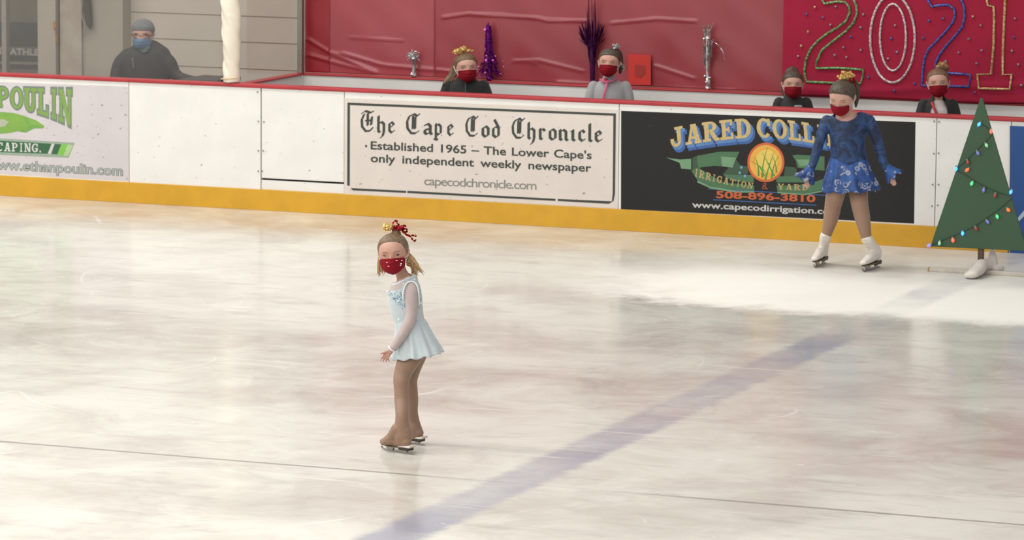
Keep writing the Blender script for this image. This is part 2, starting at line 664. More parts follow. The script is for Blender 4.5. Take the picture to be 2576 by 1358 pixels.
def slab_word(word, gap=0.1, grow=0.0):
    out, x = [], 0.0
    for ch in word:
        w = SW.get(ch, 0.92)
        for q in SLAB[ch]:
            P = [(x + a * w, b) for a, b in q]
            if grow:
                c = np.mean(P, 0)
                e = np.abs(np.array(P) - c).max(0) + 1e-6
                P = [(a + grow * (a - c[0]) / e[0], b + grow * (b - c[1]) / e[1]) for a, b in P]
            out.append(P)
        x += w + gap
    W = x - gap
    return [[(a / W, b) for a, b in q] for q in out]


def slab(name, word, fn, m, parent, lift, gap=0.1, grow=0.0, dx=0.0, dy=0.0):
    polys = []
    for q in slab_word(word, gap, grow):
        polys.append([(fn(a, b)[0] + dx, fn(a, b)[1] + dy) for a, b in q])
    return flat(name, polys, m, parent, lift)


# ---- broad-nib black letter, x-height 1
def nib(strokes, w=0.27, ang=40.0, th=0.07):
    nx, ny = math.cos(math.radians(ang)) * w / 2, math.sin(math.radians(ang)) * w / 2
    tx, ty = -math.sin(math.radians(ang)) * th / 2, math.cos(math.radians(ang)) * th / 2
    out = []
    for st in strokes:
        for (a, b) in zip(st[:-1], st[1:]):
            pts = []
            for p in (a, b):
                for sx_, sy_ in ((1, 1), (1, -1), (-1, -1), (-1, 1)):
                    pts.append((p[0] + sx_ * nx + sy_ * tx, p[1] + sx_ * ny + sy_ * ty))
            out.append(hull(pts))
    return out


def hull(pts):
    pts = sorted(set(pts))

    def half(ps):
        r = []
        for p in ps:
            while len(r) > 1 and (r[-1][0] - r[-2][0]) * (p[1] - r[-2][1]) - (r[-1][1] - r[-2][1]) * (p[0] - r[-2][0]) <= 0:
                r.pop()
            r.append(p)
        return r
    a, b = half(pts), half(pts[::-1])
    return a[:-1] + b[:-1]


BL = {  # strokes in a cell: x 0..w, baseline 0, x-height 1
    'h': (0.78, [[(.12, 1.5), (.12, .12), (.24, .02)], [(.12, .82), (.42, .98), (.62, .8), (.62, .1), (.52, -.3), (.36, -.46)]]),
    'e': (0.72, [[(.14, .85), (.14, .22), (.36, .02), (.6, .2)], [(.14, .85), (.38, 1.0), (.58, .78), (.2, .48)]]),
    'a': (0.8, [[(.16, .86), (.4, .99), (.6, .82), (.6, .16), (.72, .03)], [(.6, .56), (.16, .42), (.14, .16), (.3, .02), (.6, .22)]]),
    'p': (0.8, [[(.16, 1.02), (.16, -.38)], [(.16, .84), (.42, .99), (.66, .8), (.66, .2), (.42, .02), (.18, .14)], [(.02, -.36), (.32, -.46)]]),
    'o': (0.76, [[(.14, .82), (.14, .2), (.36, .02), (.62, .18), (.62, .8), (.4, .99), (.14, .82)]]),
    'd': (0.8, [[(.14, .82), (.14, .2), (.38, .02), (.64, .18), (.64, .92), (.44, 1.3), (.26, 1.62)], [(.14, .82), (.44, 1.02), (.64, .9)]]),
    'r': (0.66, [[(.12, .98), (.14, .1), (.28, .02)], [(.14, .8), (.36, .98), (.52, .82)]]),
    'n': (0.84, [[(.12, .96), (.14, .1), (.26, .02)], [(.14, .8), (.42, .98), (.62, .8), (.62, .12), (.76, .02)]]),
    'i': (0.42, [[(.1, .9), (.2, .98), (.2, .12), (.34, .02)]]),
    'c': (0.66, [[(.14, .85), (.14, .22), (.36, .02), (.56, .16)], [(.14, .85), (.38, 1.0), (.54, .82)]]),
    'l': (0.42, [[(.18, 1.62), (.18, .12), (.34, .02)]]),
    'T': (1.16, [[(.12, 1.72), (.4, 1.94), (.86, 1.8), (1.08, 1.92)], [(.3, 1.62), (.1, 1.1), (.14, .46), (.46, .06), (.84, .12), (1.04, .4)], [(.62, 1.7), (.62, .62)], [(.46, 1.06), (.8, 1.06)], [(.98, 1.4), (.92, .7)]]),
    'C': (1.24, [[(.74, 1.86), (.3, 1.62), (.12, 1.12), (.16, .5), (.48, .06), (.86, .06), (1.1, .26)], [(.74, 1.86), (.98, 1.66), (1.16, 1.86)], [(.64, 1.66), (.62, .5)], [(.82, 1.56), (.8, .5)]]),
}


def blackletter(name, words, m, parent, base, xh, lift):
    """words: (text, left px, right px) ; base(x) baseline pixel"""
    polys = []
    for s, x0, x1 in words:
        if s not in BL:
            continue
        w, st = BL[s]
        for q in nib(st, 0.25 if s not in 'TC' else 0.22):
            P = []
            for a, b in q:
                x = x0 + (x1 - x0) * a / w
                P.append((x + 0.01 * b * xh, base(x) - b * xh))
            polys.append(P)
    return flat(name, polys, m, parent, lift)


def board(i, label, gate=False):
    x0, x1 = XS[i] + 0.003, XS[i + 1] - 0.003
    b = thing('dasher_board', label, 'rink board', ((x0 + x1) / 2, 0.0, 0.0), 'boards along the far side of the ice')
    if gate:
        bevel_box('gate_panel', x0 + 0.004, x1, 0.0, 0.045, 0.275, BH - 0.03, M['board'], b, 0.004)
        bevel_box('threshold', x0, x1, 0.006, 0.048, KZ, 0.258, M['board'], b, 0.003)
        bevel_box('gate_backing', x0, x1, 0.05, 0.09, KZ, BH - 0.03, M['dark'], b, 0)
    else:
        bevel_box('panel', x0, x1, 0.0, 0.06, 0.0 if i == 6 else KZ, BH - 0.03, M['board'], b, 0.002)
    return b


b_poulin = board(0, 'rink board with grey and green landscaping advert')
b_plain = board(1, 'plain white rink board between the green advert and the gate')
b_gate = board(2, 'white rink gate with dark gap along its bottom edge', gate=True)
b_chron = board(3, 'rink board with framed newspaper advert in black letter type')
b_jared = board(4, 'rink board with black irrigation advert and gold lettering')
b_white = board(5, 'plain white rink board partly behind the green wooden tree')
b_blue = board(6, 'blue advert rink board behind right edge of green tree')

kp = thing('kick_plate', 'yellow kick plate strip running along the foot of the boards', 'kick plate', (0, 0, 0))
bevel_box('strip', XS[0], XS[6] - 0.002, -0.012, 0.06, 0.0, KZ, M['yellow'], kp, 0.003)
cr = thing('cap_rail', 'red cap rail running along the top of the front boards', 'rail', (0, 0.04, BH))
bevel_box('rail', XS[0], XS[-1], -0.012, 0.10, BH - 0.03, BH, M['red_cap'], cr, 0.008)
# screw heads at the board joints
for (bd, pts) in ((b_plain, ((648, 231), (650, 305), (650, 379), (650, 430))), (b_gate, ((664, 306), (662, 379), (660, 430))),
                  (b_jared, ((2350, 305), (2349, 386), (2346, 464), (2344, 518))), (b_white, ((2362, 306), (2361, 385), (2361, 464), (2359, 516)))):
    for (x, y) in pts:
        c = onY(x, y)
        vv, ff = tube([c + np.array([0, 0.004, 0]), c + np.array([0, -0.003, 0])], 0.007, n=10, sub=1)
        obj('screw', vv, ff, M['steel'], bd, True)

# ---- landscaping advert (left)
a1 = ad(b_poulin, [(-460, 190), (324, 218), (323.6, 455), (-460, 412)], M['film_grey'])
green, gline = mat('lime_print', C(128, 162, 82), 0.6), mat('grey_green_print', C(120, 132, 122), 0.6)
dgreen, pale = mat('forest_print', C(52, 100, 68), 0.6), mat('pale_print', C(206, 206, 200), 0.6)


def z1(x, y):
    return x / 2.6115, y / 2.6115


def poulin(a, b):
    x = -22 + 492 * a
    top = 570 + 18 * a
    bot = 698 + 44 * a + 88 * a ** 2.2
    return z1(x, bot + (top - bot) * b)


slab('lettering', 'POULIN', poulin, gline, a1, 0.0024, 0.08, 0.075)
slab('lettering', 'POULIN', poulin, green, a1, 0.0034, 0.08, 0.0)
leaf = [(-160, 800), (-80, 752), (0, 735), (90, 742), (170, 765), (240, 792), (292, 828), (285, 842), (225, 842), (170, 870), (118, 862), (60, 874), (-30, 880), (-110, 850)]
o = flat('emblem', [[z1(*p) for p in leaf]], mat('leaf_print', C(128, 170, 76), 0.6), a1, 0.0026)
flat('emblem_vein', [[z1(*p) for p in q] for q in ([(-70, 790), (20, 782), (60, 800), (30, 830), (-40, 842)],)], mat('vein_print', C(176, 182, 160), 0.6), a1, 0.0033)
flat('emblem_shade', [[z1(*p) for p in q] for q in ([(120, 862), (170, 870), (225, 842), (285, 842), (225, 820), (190, 822), (170, 846)], [(150, 766), (180, 772), (196, 806), (180, 824), (168, 800)])],
     mat('leaf_shade_print', C(112, 164, 76), 0.6), a1, 0.0036)
flat('bar', [[z1(*p) for p in [(-300, 892), (490, 938), (450, 1036), (-300, 1004)]]], mat('bar_edge_print', C(150, 166, 150), 0.6), a1, 0.0024)
flat('bar', [[z1(*p) for p in [(-300, 906), (338, 944), (312, 1010), (-300, 988)]], [z1(*p) for p in [(360, 946), (402, 948), (376, 1014), (336, 1012)]]], dgreen, a1, 0.003)
flat('bar_stripe', [[z1(*p) for p in [(340, 944), (358, 946), (334, 1012), (314, 1010)]]], pale, a1, 0.0032)
flat('bar_stripe', [[z1(*p) for p in [(404, 948), (440, 950), (414, 1022), (378, 1016)]]], mat('bright_lime_print', C(124, 190, 70), 0.6), a1, 0.0032)
flat('bar_stripe', [[z1(*p) for p in [(442, 950), (480, 952), (448, 1026), (416, 1022)]]], mat('pale_lime_print', C(170, 200, 140), 0.6), a1, 0.0032)
slab('lettering', 'CAPING.', lambda a, b: z1(-22 + 296 * a, 992 + 10 * a - 58 * b), pale, a1, 0.0036, 0.14)
for off, mm, lf in ((0.045, mat('dark_web_print', C(112, 124, 114), 0.6), 0.0026), (0.012, mat('grey_web_print', C(168, 172, 168), 0.6), 0.0036)):
    text('lettering', 'www.ethanpoulin.com', z1(-86, 1106), z1(803, 1152), 23, mm, a1, off=off, lift=lf, space=1.0)

# ---- newspaper advert (middle)
a2 = ad(b_chron, [(866.5, 247), (1554, 276), (1551, 524), (866, 488)], M['film_cream'])


def z5(x, y):
    return 850 + x / 3.4347, 240 + y / 3.4347


fr = [((83, 62), (2402, 156), (2402, 176), (83, 82)), ((83, 62), (104, 63), (102, 782), (80, 778)), ((2380, 158), (2402, 158), (2394, 852), (2374, 850)),
      ((108, 800), (590, 824), (590, 842), (130, 820)), ((600, 824), (1880, 893), (1880, 911), (600, 843)), ((1900, 894), (2376, 915), (2340, 936), (1900, 912)), ((2374, 850), (2394, 850), (2380, 915), (2366, 912))]
flat('border', [[z5(*p) for p in q] for q in fr], M['ink'], a2, 0.0026)
WD = [('T', 195, 310), ('h', 338, 412), ('e', 432, 494), ('C', 585, 708), ('a', 735, 818), ('p', 832, 900), ('e', 942, 1002), ('C', 1098, 1212), ('o', 1238, 1312), ('d', 1328, 1402),
      ('C', 1498, 1614), ('h', 1636, 1710), ('r', 1734, 1800), ('o', 1818, 1892), ('n', 1906, 1992), ('i', 2008, 2052), ('c', 2074, 2140), ('l', 2156, 2200), ('e', 2216, 2286)]
blackletter('lettering', [(s, z5(a, 0)[0], z5(b, 0)[0]) for s, a, b in WD], M['ink'], a2, lambda x: 240 + (312 + (405 - 315) * ((x - 850) * 3.4347 - 195) / 2090) / 3.4347, 27.0, 0.0028)
text('lettering', "Established 1965 \u2013 The Lower Cape's", z5(285, 464), z5(2190, 549), 19.5, M['ink'], a2, off=0.018, word=1.2, lift=0.003)
text('lettering', 'only independent weekly newspaper', z5(285, 574), z5(2185, 659), 19.5, M['ink'], a2, off=0.018, word=1.7, lift=0.003)
text('lettering', 'capecodchronicle.com', z5(745, 773), z5(1715, 814), 21, M['ink_light'], a2, off=0.002, space=0.86, lift=0.003)
bc = z5(243, 437)
flat('bullet', [[(bc[0] + 3 * math.cos(k * math.pi / 6), bc[1] + 3 * math.sin(k * math.pi / 6)) for k in range(12)]], M['ink'], a2, 0.003)

# ---- irrigation advert (right, black)
a3 = ad(b_jared, [(1562.6, 278.6), (2303, 307), (2299.4, 562.2), (1562, 525.8)], M['film_black'])


def z6(x, y):
    return 1540 + x / 3.22, 260 + y / 3.22


gold, blue_sh = mat('gold_print', C(206, 180, 122), 0.6, var=0.12, vscale=60), mat('blue_print', C(88, 130, 184), 0.6)
blue_dk = mat('deep_blue_print', C(60, 96, 160), 0.6)


def arch(x0, x1):
    def fn(a, b):
        x = x0 + (x1 - x0) * a
        u = (x - 1210) / 740
        bot = 278 + 92 * u * u - 12 * u ** 4 + 30 * (u if u > 0 else 0)
        return z6(x + 10 * (1 - b), bot - 158 * b)
    return fn


for nm, x0, x1 in (('JARED', 462, 1122), ('COLLINS', 1166, 1958)):
    slab('lettering_shadow', nm, arch(x0, x1), blue_dk, a3, 0.0024, 0.07, 0.05, 9, 12)
    slab('lettering_shadow', nm, arch(x0, x1), blue_sh, a3, 0.0034, 0.07, 0.03, 5, 6.5)
    slab('lettering', nm, arch(x0, x1), gold, a3, 0.0046, 0.07, 0.005)
rg, rg2, rg3 = mat('ribbon_green', C(72, 112, 78), 0.6), mat('ribbon_light_green', C(112, 152, 116), 0.6), mat('ribbon_dark_green', C(58, 82, 62), 0.6)


def P6(*pts):
    return [z6(*p) for p in pts]


flat('ribbon', [P6((690, 425), (860, 392), (1030, 392), (1010, 440), (960, 516), (830, 505), (700, 520), (690, 470)),
                P6((1460, 420), (1500, 415), (1720, 430), (1720, 545), (1500, 520), (1490, 470)),
                P6((640, 545), (700, 520), (760, 560), (900, 640), (1150, 665), (1150, 712), (1000, 712), (800, 672), (690, 620)),
                P6((1330, 665), (1500, 665), (1660, 630), (1860, 550), (1880, 600), (1700, 700), (1560, 730), (1340, 715)),
                P6((900, 572), (1140, 580), (1150, 640), (1010, 632), (920, 604)), P6((1330, 590), (1560, 590), (1560, 640), (1330, 640))], rg, a3, 0.0026)
flat('ribbon_back', [P6((650, 440), (700, 420), (720, 520), (650, 550)), P6((1000, 450), (1040, 500), (1100, 510), (1100, 570), (900, 572)), P6((1400, 510), (1490, 520), (1500, 590), (1390, 600))], rg3, a3, 0.0025)
flat('ribbon_light', [P6((440, 440), (550, 455), (640, 448), (640, 535), (560, 528), (545, 480)), P6((880, 430), (1005, 440), (975, 520), (890, 510)), P6((1496, 455), (1600, 455), (1600, 500), (1520, 512)),
                      P6((690, 640), (800, 690), (1000, 722), (1150, 722), (1150, 712), (1000, 708), (800, 674), (690, 622)), P6((1340, 716), (1560, 732), (1700, 704), (1700, 716), (1560, 744), (1340, 728))], rg2, a3, 0.0032)


def disc(cx, cy, rx, ry, n=36):
    return [z6(cx + rx * math.cos(2 * math.pi * k / n), cy + ry * math.sin(2 * math.pi * k / n)) for k in range(n)]


flat('emblem', [disc(1245, 478, 150, 160)], mat('sun_rim_print', C(206, 96, 52), 0.6), a3, 0.0034)
flat('emblem', [disc(1245, 478, 132, 142)], mat('sun_print', C(226, 176, 74), 0.6, col2=C(214, 150, 62), vscale=6), a3, 0.0040)
flat('emblem', [disc(1250, 470, 90, 96)], mat('sun_core_print', C(226, 196, 96), 0.6), a3, 0.0043)
gr = []
for (xa, ya, xb, yb, xc, yc, w) in ((1185, 590, 1190, 480, 1150, 430, 16), (1215, 600, 1210, 500, 1260, 350, 15), (1240, 620, 1270, 500, 1310, 400, 15), (1290, 610, 1300, 500, 1345, 430, 14),
                                    (1230, 590, 1200, 470, 1080, 460, 14), (1310, 590, 1260, 470, 1215, 400, 12), (1330, 560, 1330, 480, 1290, 410, 12), (1180, 500, 1230, 520, 1250, 590, 12), (1260, 480, 1300, 560, 1330, 610, 12)):
    prev = None
    for t in np.linspace(0, 1, 7):
        x = (1 - t) ** 2 * xa + 2 * t * (1 - t) * xb + t * t * xc
        y = (1 - t) ** 2 * ya + 2 * t * (1 - t) * yb + t * t * yc
        ww = w * (1 - 0.85 * t)
        cur = ((x - ww / 2, y), (x + ww / 2, y))
        if prev:
            gr.append(P6(prev[0], prev[1], cur[1], cur[0]))
        prev = cur
flat('emblem_grass', gr, mat('grass_print', C(86, 140, 60), 0.6), a3, 0.0048)
flat('droplet', [disc(x, y, 11, 12, 10) for x, y in ((1046, 518), (1033, 562), (1076, 588))], mat('droplet_print', C(104, 160, 196), 0.6), a3, 0.0036)
tan = mat('tan_print', C(176, 156, 104), 0.6)
slab('lettering', 'IRRIGATION', lambda a, b: z6(664 + 472 * a + 8 * b, 588 + 150 * a - 46 * a * a - (62 - 14 * a) * b), tan, a3, 0.0036, 0.22)
slab('lettering', 'YARD', lambda a, b: z6(1340 + 250 * a, 696 + 18 * a - 10 * a * a - 48 * b), tan, a3, 0.0036, 0.22)
slab('lettering', '&', lambda a, b: z6(1212 + 52 * a, 696 - 54 * b), mat('rust_print', C(150, 70, 40), 0.6), a3, 0.0036)
text('lettering', '508-896-3810', z6(845, 764), z6(1642, 798), 16.5, mat('orange_print', C(190, 92, 52), 0.6), a3, off=0.03, lift=0.0036)
flat('rule', [P6((778, 688), (1740, 742), (1740, 749), (778, 695)), P6((818, 777), (1655, 821), (1655, 828), (818, 784))], blue_dk, a3, 0.003)
text('lettering', 'www.capecodirrigation.com', z6(650, 842), z6(1838, 902), 14.5, mat('white_print', C(196, 194, 190), 0.6), a3, off=0.022, lift=0.0036)

# ---- blue advert (right edge)
a4 = ad(b_blue, [(2541.5, 316), (3180, 345), (3180, 672), (2541, 637)], M['film_blue'])
for q in a4.data.vertices:
    q.co.y -= 0.0125
flat('emblem_stripe', [[(2556, 552), (2562, 546), (2580, 524), (2640, 470), (2646, 478), (2586, 534), (2564, 556)], [(2640, 470), (2720, 440), (2722, 450), (2646, 478)]], mat('pale_blue_print', C(170, 186, 208), 0.6), a4, 0.0168)

# ------------------------------------------------------------------ the box behind the boards
XB = -2.49
YB = 1.20
bb = thing('dasher_board', "low white back board of the skaters' box under the red sheets", 'rink board', (2.8, YB, 0), None)
bevel_box('panel', XB, 8.2, YB, YB + 0.06, 0.0, BH - 0.016, M['board_back'], bb, 0.002)
bevel_box('cap_rail', XB - 0.09, 8.2, YB - 0.010, YB + 0.11, BH - 0.016, BH, M['red_cap'], bb, 0.005)
sb = thing('dasher_board', "short white side board at the left end of the skaters' box", 'rink board', (XB, 0.6, 0), None)
bevel_box('panel', XB - 0.06, XB, 0.102, YB - 0.018, 0.0, BH - 0.016, M['board_back'], sb, 0.002)
bevel_box('cap_rail', XB - 0.09, XB + 0.012, 0.102, YB - 0.018, BH - 0.016, BH, M['red_cap'], sb, 0.005)

# walls behind
YW = 3.3
XWIN = float(onY(101, 80, 3.1)[0])
struct(obj('wall_back', *box_geo(XWIN, 14, YW, YW + 0.2, 0, 2.4), M['wall']))
struct(obj('wall_back', *box_geo(-14, 14, YW, YW + 0.2, 2.4, 7), mat('upper_wall_white', (0.82, 0.81, 0.77, 1), 0.6, var=0.03, vscale=1)))  # unseen upper band, made white to brighten its reflection in the ice
seam = mat('wall_panel_seam', C(128, 116, 100), 0.8)  # darker strips along the horizontal panel seams of the wall
for k, (xa, ya, xb, yb) in enumerate(((308, 28, 760, 46), (308, 94, 760, 110), (308, 160, 760, 178))):
    A, B = onY(xa, ya, YW), onY(xb, yb, YW)
    zc = (A[2] + B[2]) / 2
    struct(obj('trim_%d' % (k + 1), *box_geo(A[0], B[0], YW - 0.004, YW, zc - 0.003, zc + 0.003), seam))
# left bay: window, pilaster, door strip
YL = 3.1


def xz(px, py, Y):
    p = onY(px, py, Y)
    return float(p[0]), float(p[2])


xw = xz(101, 80, YL)[0]
struct(obj('wall_left', *box_geo(xw, xz(146, 80, YL)[0], YL - 0.05, YW, 0, 2.4), M['wall_dim']))
struct(obj('wall_left', *box_geo(xz(151, 80, YL)[0], xz(205, 80, YL)[0], YL, YW, 0, 2.4), mat('door_paint', C(176, 167, 154), 0.6, var=0.06, vscale=4, col2=C(160, 148, 136))))
struct(obj('wall_left', *box_geo(xz(205, 80, YL)[0], xz(305, 80, YL)[0], YL + 0.03, YW, 0, 2.4), mat('wall_beige_darker', C(162, 154, 143), 0.7, var=0.05, vscale=2)))  # darker beige on this stretch of wall
struct(obj('trim_4', *box_geo(xz(145, 80, YL)[0], xz(151, 80, YL)[0], YL + 0.02, YW, 0, 2.4), mat('door_gap', C(96, 82, 68), 0.8)))
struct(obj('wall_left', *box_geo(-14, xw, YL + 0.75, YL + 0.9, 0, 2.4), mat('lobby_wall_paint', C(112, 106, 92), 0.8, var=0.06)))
win = thing('window_1', 'window of the lobby at the far left with grey frame', 'window', (xz(50, 80, YL)[0], YL, 0.6))
struct(win)
x0, x1 = -13.5, xw
v1 = xz(8, 80, YL)[0], xz(19, 80, YL)[0]
bevel_box('window_frame', x0, x1, YL - 0.03, YL + 0.05, 0.5, 0.62, M['wall_dim'], win, 0)
bevel_box('mullion', v1[0], v1[1], YL - 0.03, YL + 0.04, 0.62, 2.3, mat('mullion_paint', C(150, 144, 136), 0.6), win, 0)
bevel_box('window_frame', x0, x1, YL - 0.03, YL + 0.05, 2.3, 2.4, M['wall_dim'], win, 0)
bevel_box('pane', x0, x1, YL + 0.005, YL + 0.011, 0.62, 2.3, M['glass'], win, 0)
YS = YL + 0.45
sg = thing('signboard', 'dark signboard with pale letters behind the far left window', 'sign', onY(50, 120, YS))


def signpoly(name, quad, m, lift=0.0, th=0.02):
    P = [onY(x, y, YS - lift) for x, y in quad]
    v, f = prism(P, (0, th, 0))
    return fix_normals(obj(name, v, f, m, sg))


signpoly('panel', [(-120, 52), (99, 58), (100, 190), (-120, 186)], mat('sign_dark', C(50, 50, 49), 0.7))
signpoly('panel', [(-120, 54), (98, 60), (99, 82), (-120, 76)], mat('sign_slate', C(54, 62, 72), 0.7, var=0.2, vscale=20), 0.004, 0.004)
signpoly('stripe', [(-120, 112), (99, 119), (99, 141), (-120, 134)], mat('sign_band', C(92, 90, 86), 0.7), 0.004, 0.004)
signpoly('stripe', [(-120, 152), (99, 156), (99, 163), (-120, 159)], mat('sign_band_pale', C(126, 124, 116), 0.7), 0.004, 0.004)
signpoly('stripe', [(-120, 172), (99, 176), (99, 186), (-120, 182)], mat('sign_band_low', C(112, 104, 96), 0.7), 0.004, 0.004)
v, f = text2d('NT ATHLE', 0.03)
u = (v[:, 0] - v[:, 0].min()) / np.ptp(v[:, 0])
hh = v[:, 1] / np.ptp(v[:, 1])
obj('lettering', [onY(-14 + 112 * a, 135.5 + 4 * a - 17 * b, YS - 0.006) for a, b in zip(u, hh)], f, mat('sign_letter', C(176, 174, 168), 0.7), sg)
hg = thing('hanging_cover', 'dark narrow cover hanging on the beige wall left of the man', 'cover', onY(222, 40, YL - 0.06))
Yh = YL - 0.02
v, f = join([tube([onY(219, -60, Yh), onY(219, -10, Yh), onY(221, 30, Yh), onY(224, 58, Yh), onY(227, 72, Yh)], [0.03, 0.032, 0.036, 0.028, 0.008], 0.022)])
fix_normals(obj('cover', v, f, mat('dark_cloth', C(72, 70, 66), 0.8), hg, True))
v, f = tube([onY(212, -20, Yh), onY(206, 20, Yh), onY(207, 44, Yh), onY(214, 66, Yh), onY(212, 90, Yh)], 0.006)
obj('cord', v, f, mat('cord_grey', C(150, 142, 130), 0.8), hg, True)
lt = thing('door_latch', 'orange latch with a strap by the dark door gap', 'latch', onY(139, 66, YL - 0.05))
v, f = tube([onY(137, 56, YL - 0.06), onY(139, 72, YL - 0.06)], 0.014, 0.01)
obj('latch', v, f, mat('orange_latch', C(176, 122, 52), 0.6), lt, True)
v, f = tube([onY(139, 70, YL - 0.06), onY(141, 90, YL - 0.06), onY(145, 108, YL - 0.055)], 0.007, 0.004)
obj('strap', v, f, mat('orange_strap', C(160, 116, 70), 0.7), lt, True)

# white wrapped post and grey corner post, shield glass
wp = thing('padded_post', "white plastic-wrapped post at the left front corner of the skaters' box", 'post', onY(583, 206, 0.05))
pts, rad = [], []
for (y, xa, xb) in ((206, 561, 605), (170, 560, 605), (120, 559, 606), (60, 556, 608), (20, 554, 605), (-40, 553, 603), (-160, 552, 602), (-300, 550, 600)):
    pts.append(onY((xa + xb) / 2, y, 0.05))
    rad.append((xb - xa) / 2 / 312)
pts[0][2] = 1.075
v, f = tube(pts, rad, np.array(rad) * 0.8, n=28, sub=10, cap=False)
rs = np.random.RandomState(4)
for i in range(len(v)):
    a = 0.004 * math.sin(v[i][2] * 21 + v[i][0] * 40) + 0.003 * math.sin(v[i][2] * 47 + 2 + v[i][0] * 90) + rs.normal(0, 0.0007)
    v[i] += FH * a + RT0 * a * 0.8
fix_normals(obj('wrap', v, f, mat('white_vinyl', C(236, 226, 208), 0.22, var=0.05, vscale=5, spec=0.7, bump=0.25, bscale=14), wp, True))
p0 = onY(583, 196, 0.05)
v, f = tube([p0 + np.array([-0.085, -0.02, -0.01]), p0 + np.array([0, -0.082, 0.0]), p0 + np.array([0.07, -0.05, 0.01])], 0.008)
obj('tape', v, f, mat('beige_tape', C(214, 192, 158), 0.4), wp, True)
gp = thing('corner_post', "grey metal post at the back left corner of the skaters' box", 'post', (XB - 0.035, 1.2, BH))
xg = float(onY(757, 100, 1.2)[0])
bevel_box('post', xg - 0.024, xg + 0.022, 1.17, 1.23, BH + 0.001, 3.0, M['steel'], gp, 0.004)
g1 = thing('shield_glass', 'clear shield glass above the boards in front of the man', 'glass', (-5, 0.045, BH))
bevel_box('pane', XS[0], float(onY(556, 100, 0.045)[0]) - 0.004, 0.04, 0.05, BH + 0.001, 3.0, M['glass'], g1, 0)
g2 = thing('shield_glass', 'clear side glass between the white post and grey post', 'glass', (XB - 0.04, 0.6, BH))
bevel_box('pane', XB - 0.045, XB - 0.035, 0.14, 1.165, BH + 0.001, 3.0, M['glass'], g2, 0)

# red plastic sheets
RID = []


def ridge(*p, a=0.010, w=3.2):
    RID.append((np.array([(750 + x / 4.293, y / 4.293) for x, y in p]), a, w))


ridge((100, 420), (330, 560), (830, 775), a=.014)
ridge((110, 590), (420, 680), (840, 785), a=.014)
ridge((480, 570), (900, 700), (1300, 740), (1700, 775), a=.012)
ridge((360, 560), (700, 640), (1000, 720), a=.008)
ridge((560, 400), (1130, 440), a=.006)
ridge((1560, 190), (1830, 150), (2576, 195), (2700, 225), (3116, 225), a=.012)
ridge((3386, 250), (3866, 205), (4300, 230), a=.010)
ridge((2330, 660), (2600, 650), (3076, 770), a=.008)
ridge((3846, 710), (4276, 850), a=.010)
ridge((2800, 890), (3300, 930), (3900, 960), (4700, 990), a=.010, w=4)
ridge((2450, 650), (2576, 690), a=.006)
ridge((300, -300), (1500, -180), (3000, -240), (5000, -160), a=.012)
ridge((800, -900), (2500, -700), (4700, -860), a=.014)


def red_mat(name, col, rough):
    m, nt, p = new_mat(name)
    nz = noise(nt, 1.2, 5, 0.6)
    c = mixc(nt, nz.step(0.3, 0.7), tuple(x * 0.88 for x in col[:3]) + (1,), col)
    nt.links.new(c.k, p.inputs['Base Color'])
    p.inputs['Roughness'].default_value = rough
    p.inputs['Specular IOR Level'].default_value = 0.6
    return m


def sheet(name, xa, xb, Y, m, label, seed, amp=1.0, ztop=2.2, zlow=None):
    o_ = thing(name, label, 'plastic sheet', (float((onY(xa, 100, Y)[0] + onY(xb, 100, Y)[0]) / 2), Y, BH), 'red plastic sheets on the back wall')
    X0, X1 = float(onY(xa, 100, Y)[0]), float(onY(xb, 100, Y)[0])
    nx, nz = max(12, int((X1 - X0) / 0.02)), 84
    g = np.zeros(((nz + 1) * (nx + 1), 3))
    k = 0
    for j in range(nz + 1):
        for i in range(nx + 1):
            g[k] = (X0 + (X1 - X0) * i / nx, Y, BH + 0.004 + (ztop - BH) * j / nz)
            k += 1
    px = project(g)
    dy = np.zeros(len(g))
    for P, a, w in RID:
        for A, B in zip(P[:-1], P[1:]):
            ab = B - A
            t = np.clip(((px - A) @ ab) / (ab @ ab), 0, 1)
            d = np.linalg.norm(px - (A + t[:, None] * ab), axis=1)
            dy = np.maximum(dy, a * np.exp(-(d / w) ** 2))
    dy += 0.006 * np.sin(g[:, 0] * 3.1 + seed) * np.sin(g[:, 2] * 4 + seed) + 0.002 * np.sin(g[:, 0] * 13 + g[:, 2] * 17 + seed)
    g[:, 1] -= dy * amp
    f = [(j * (nx + 1) + i, j * (nx + 1) + i + 1, (j + 1) * (nx + 1) + i + 1, (j + 1) * (nx + 1) + i) for j in range(nz) for i in range(nx)]
    o = obj('plastic', g, f, m, o_, True)
    s = o.modifiers.new('thick', 'SOLIDIFY')
    s.thickness = 0.003
    s.offset = -1
    return o_


sheet('plastic_sheet', 767, 829, 1.285, red_mat('red_plastic_deep', C(150, 32, 42), 0.35), 'narrow deep red plastic strip beside the grey corner post', 1)
sheet('plastic_sheet', 829.3, 1092.7, 1.287, red_mat('red_plastic_left', C(162, 70, 78), 0.3), 'pinkish red plastic sheet behind the small silver tinsel', 2)
sheet('plastic_sheet', 1093, 1990, 1.288, red_mat('red_plastic_wide', C(150, 58, 66), 0.3), 'wide red plastic sheet behind the purple tinsel and orange paper', 3)
sheet('plastic_sheet', 1990.3, 2900, 1.288, red_mat('red_plastic_right', C(150, 58, 66), 0.3), 'red plastic sheet behind the 2021 banner', 4)

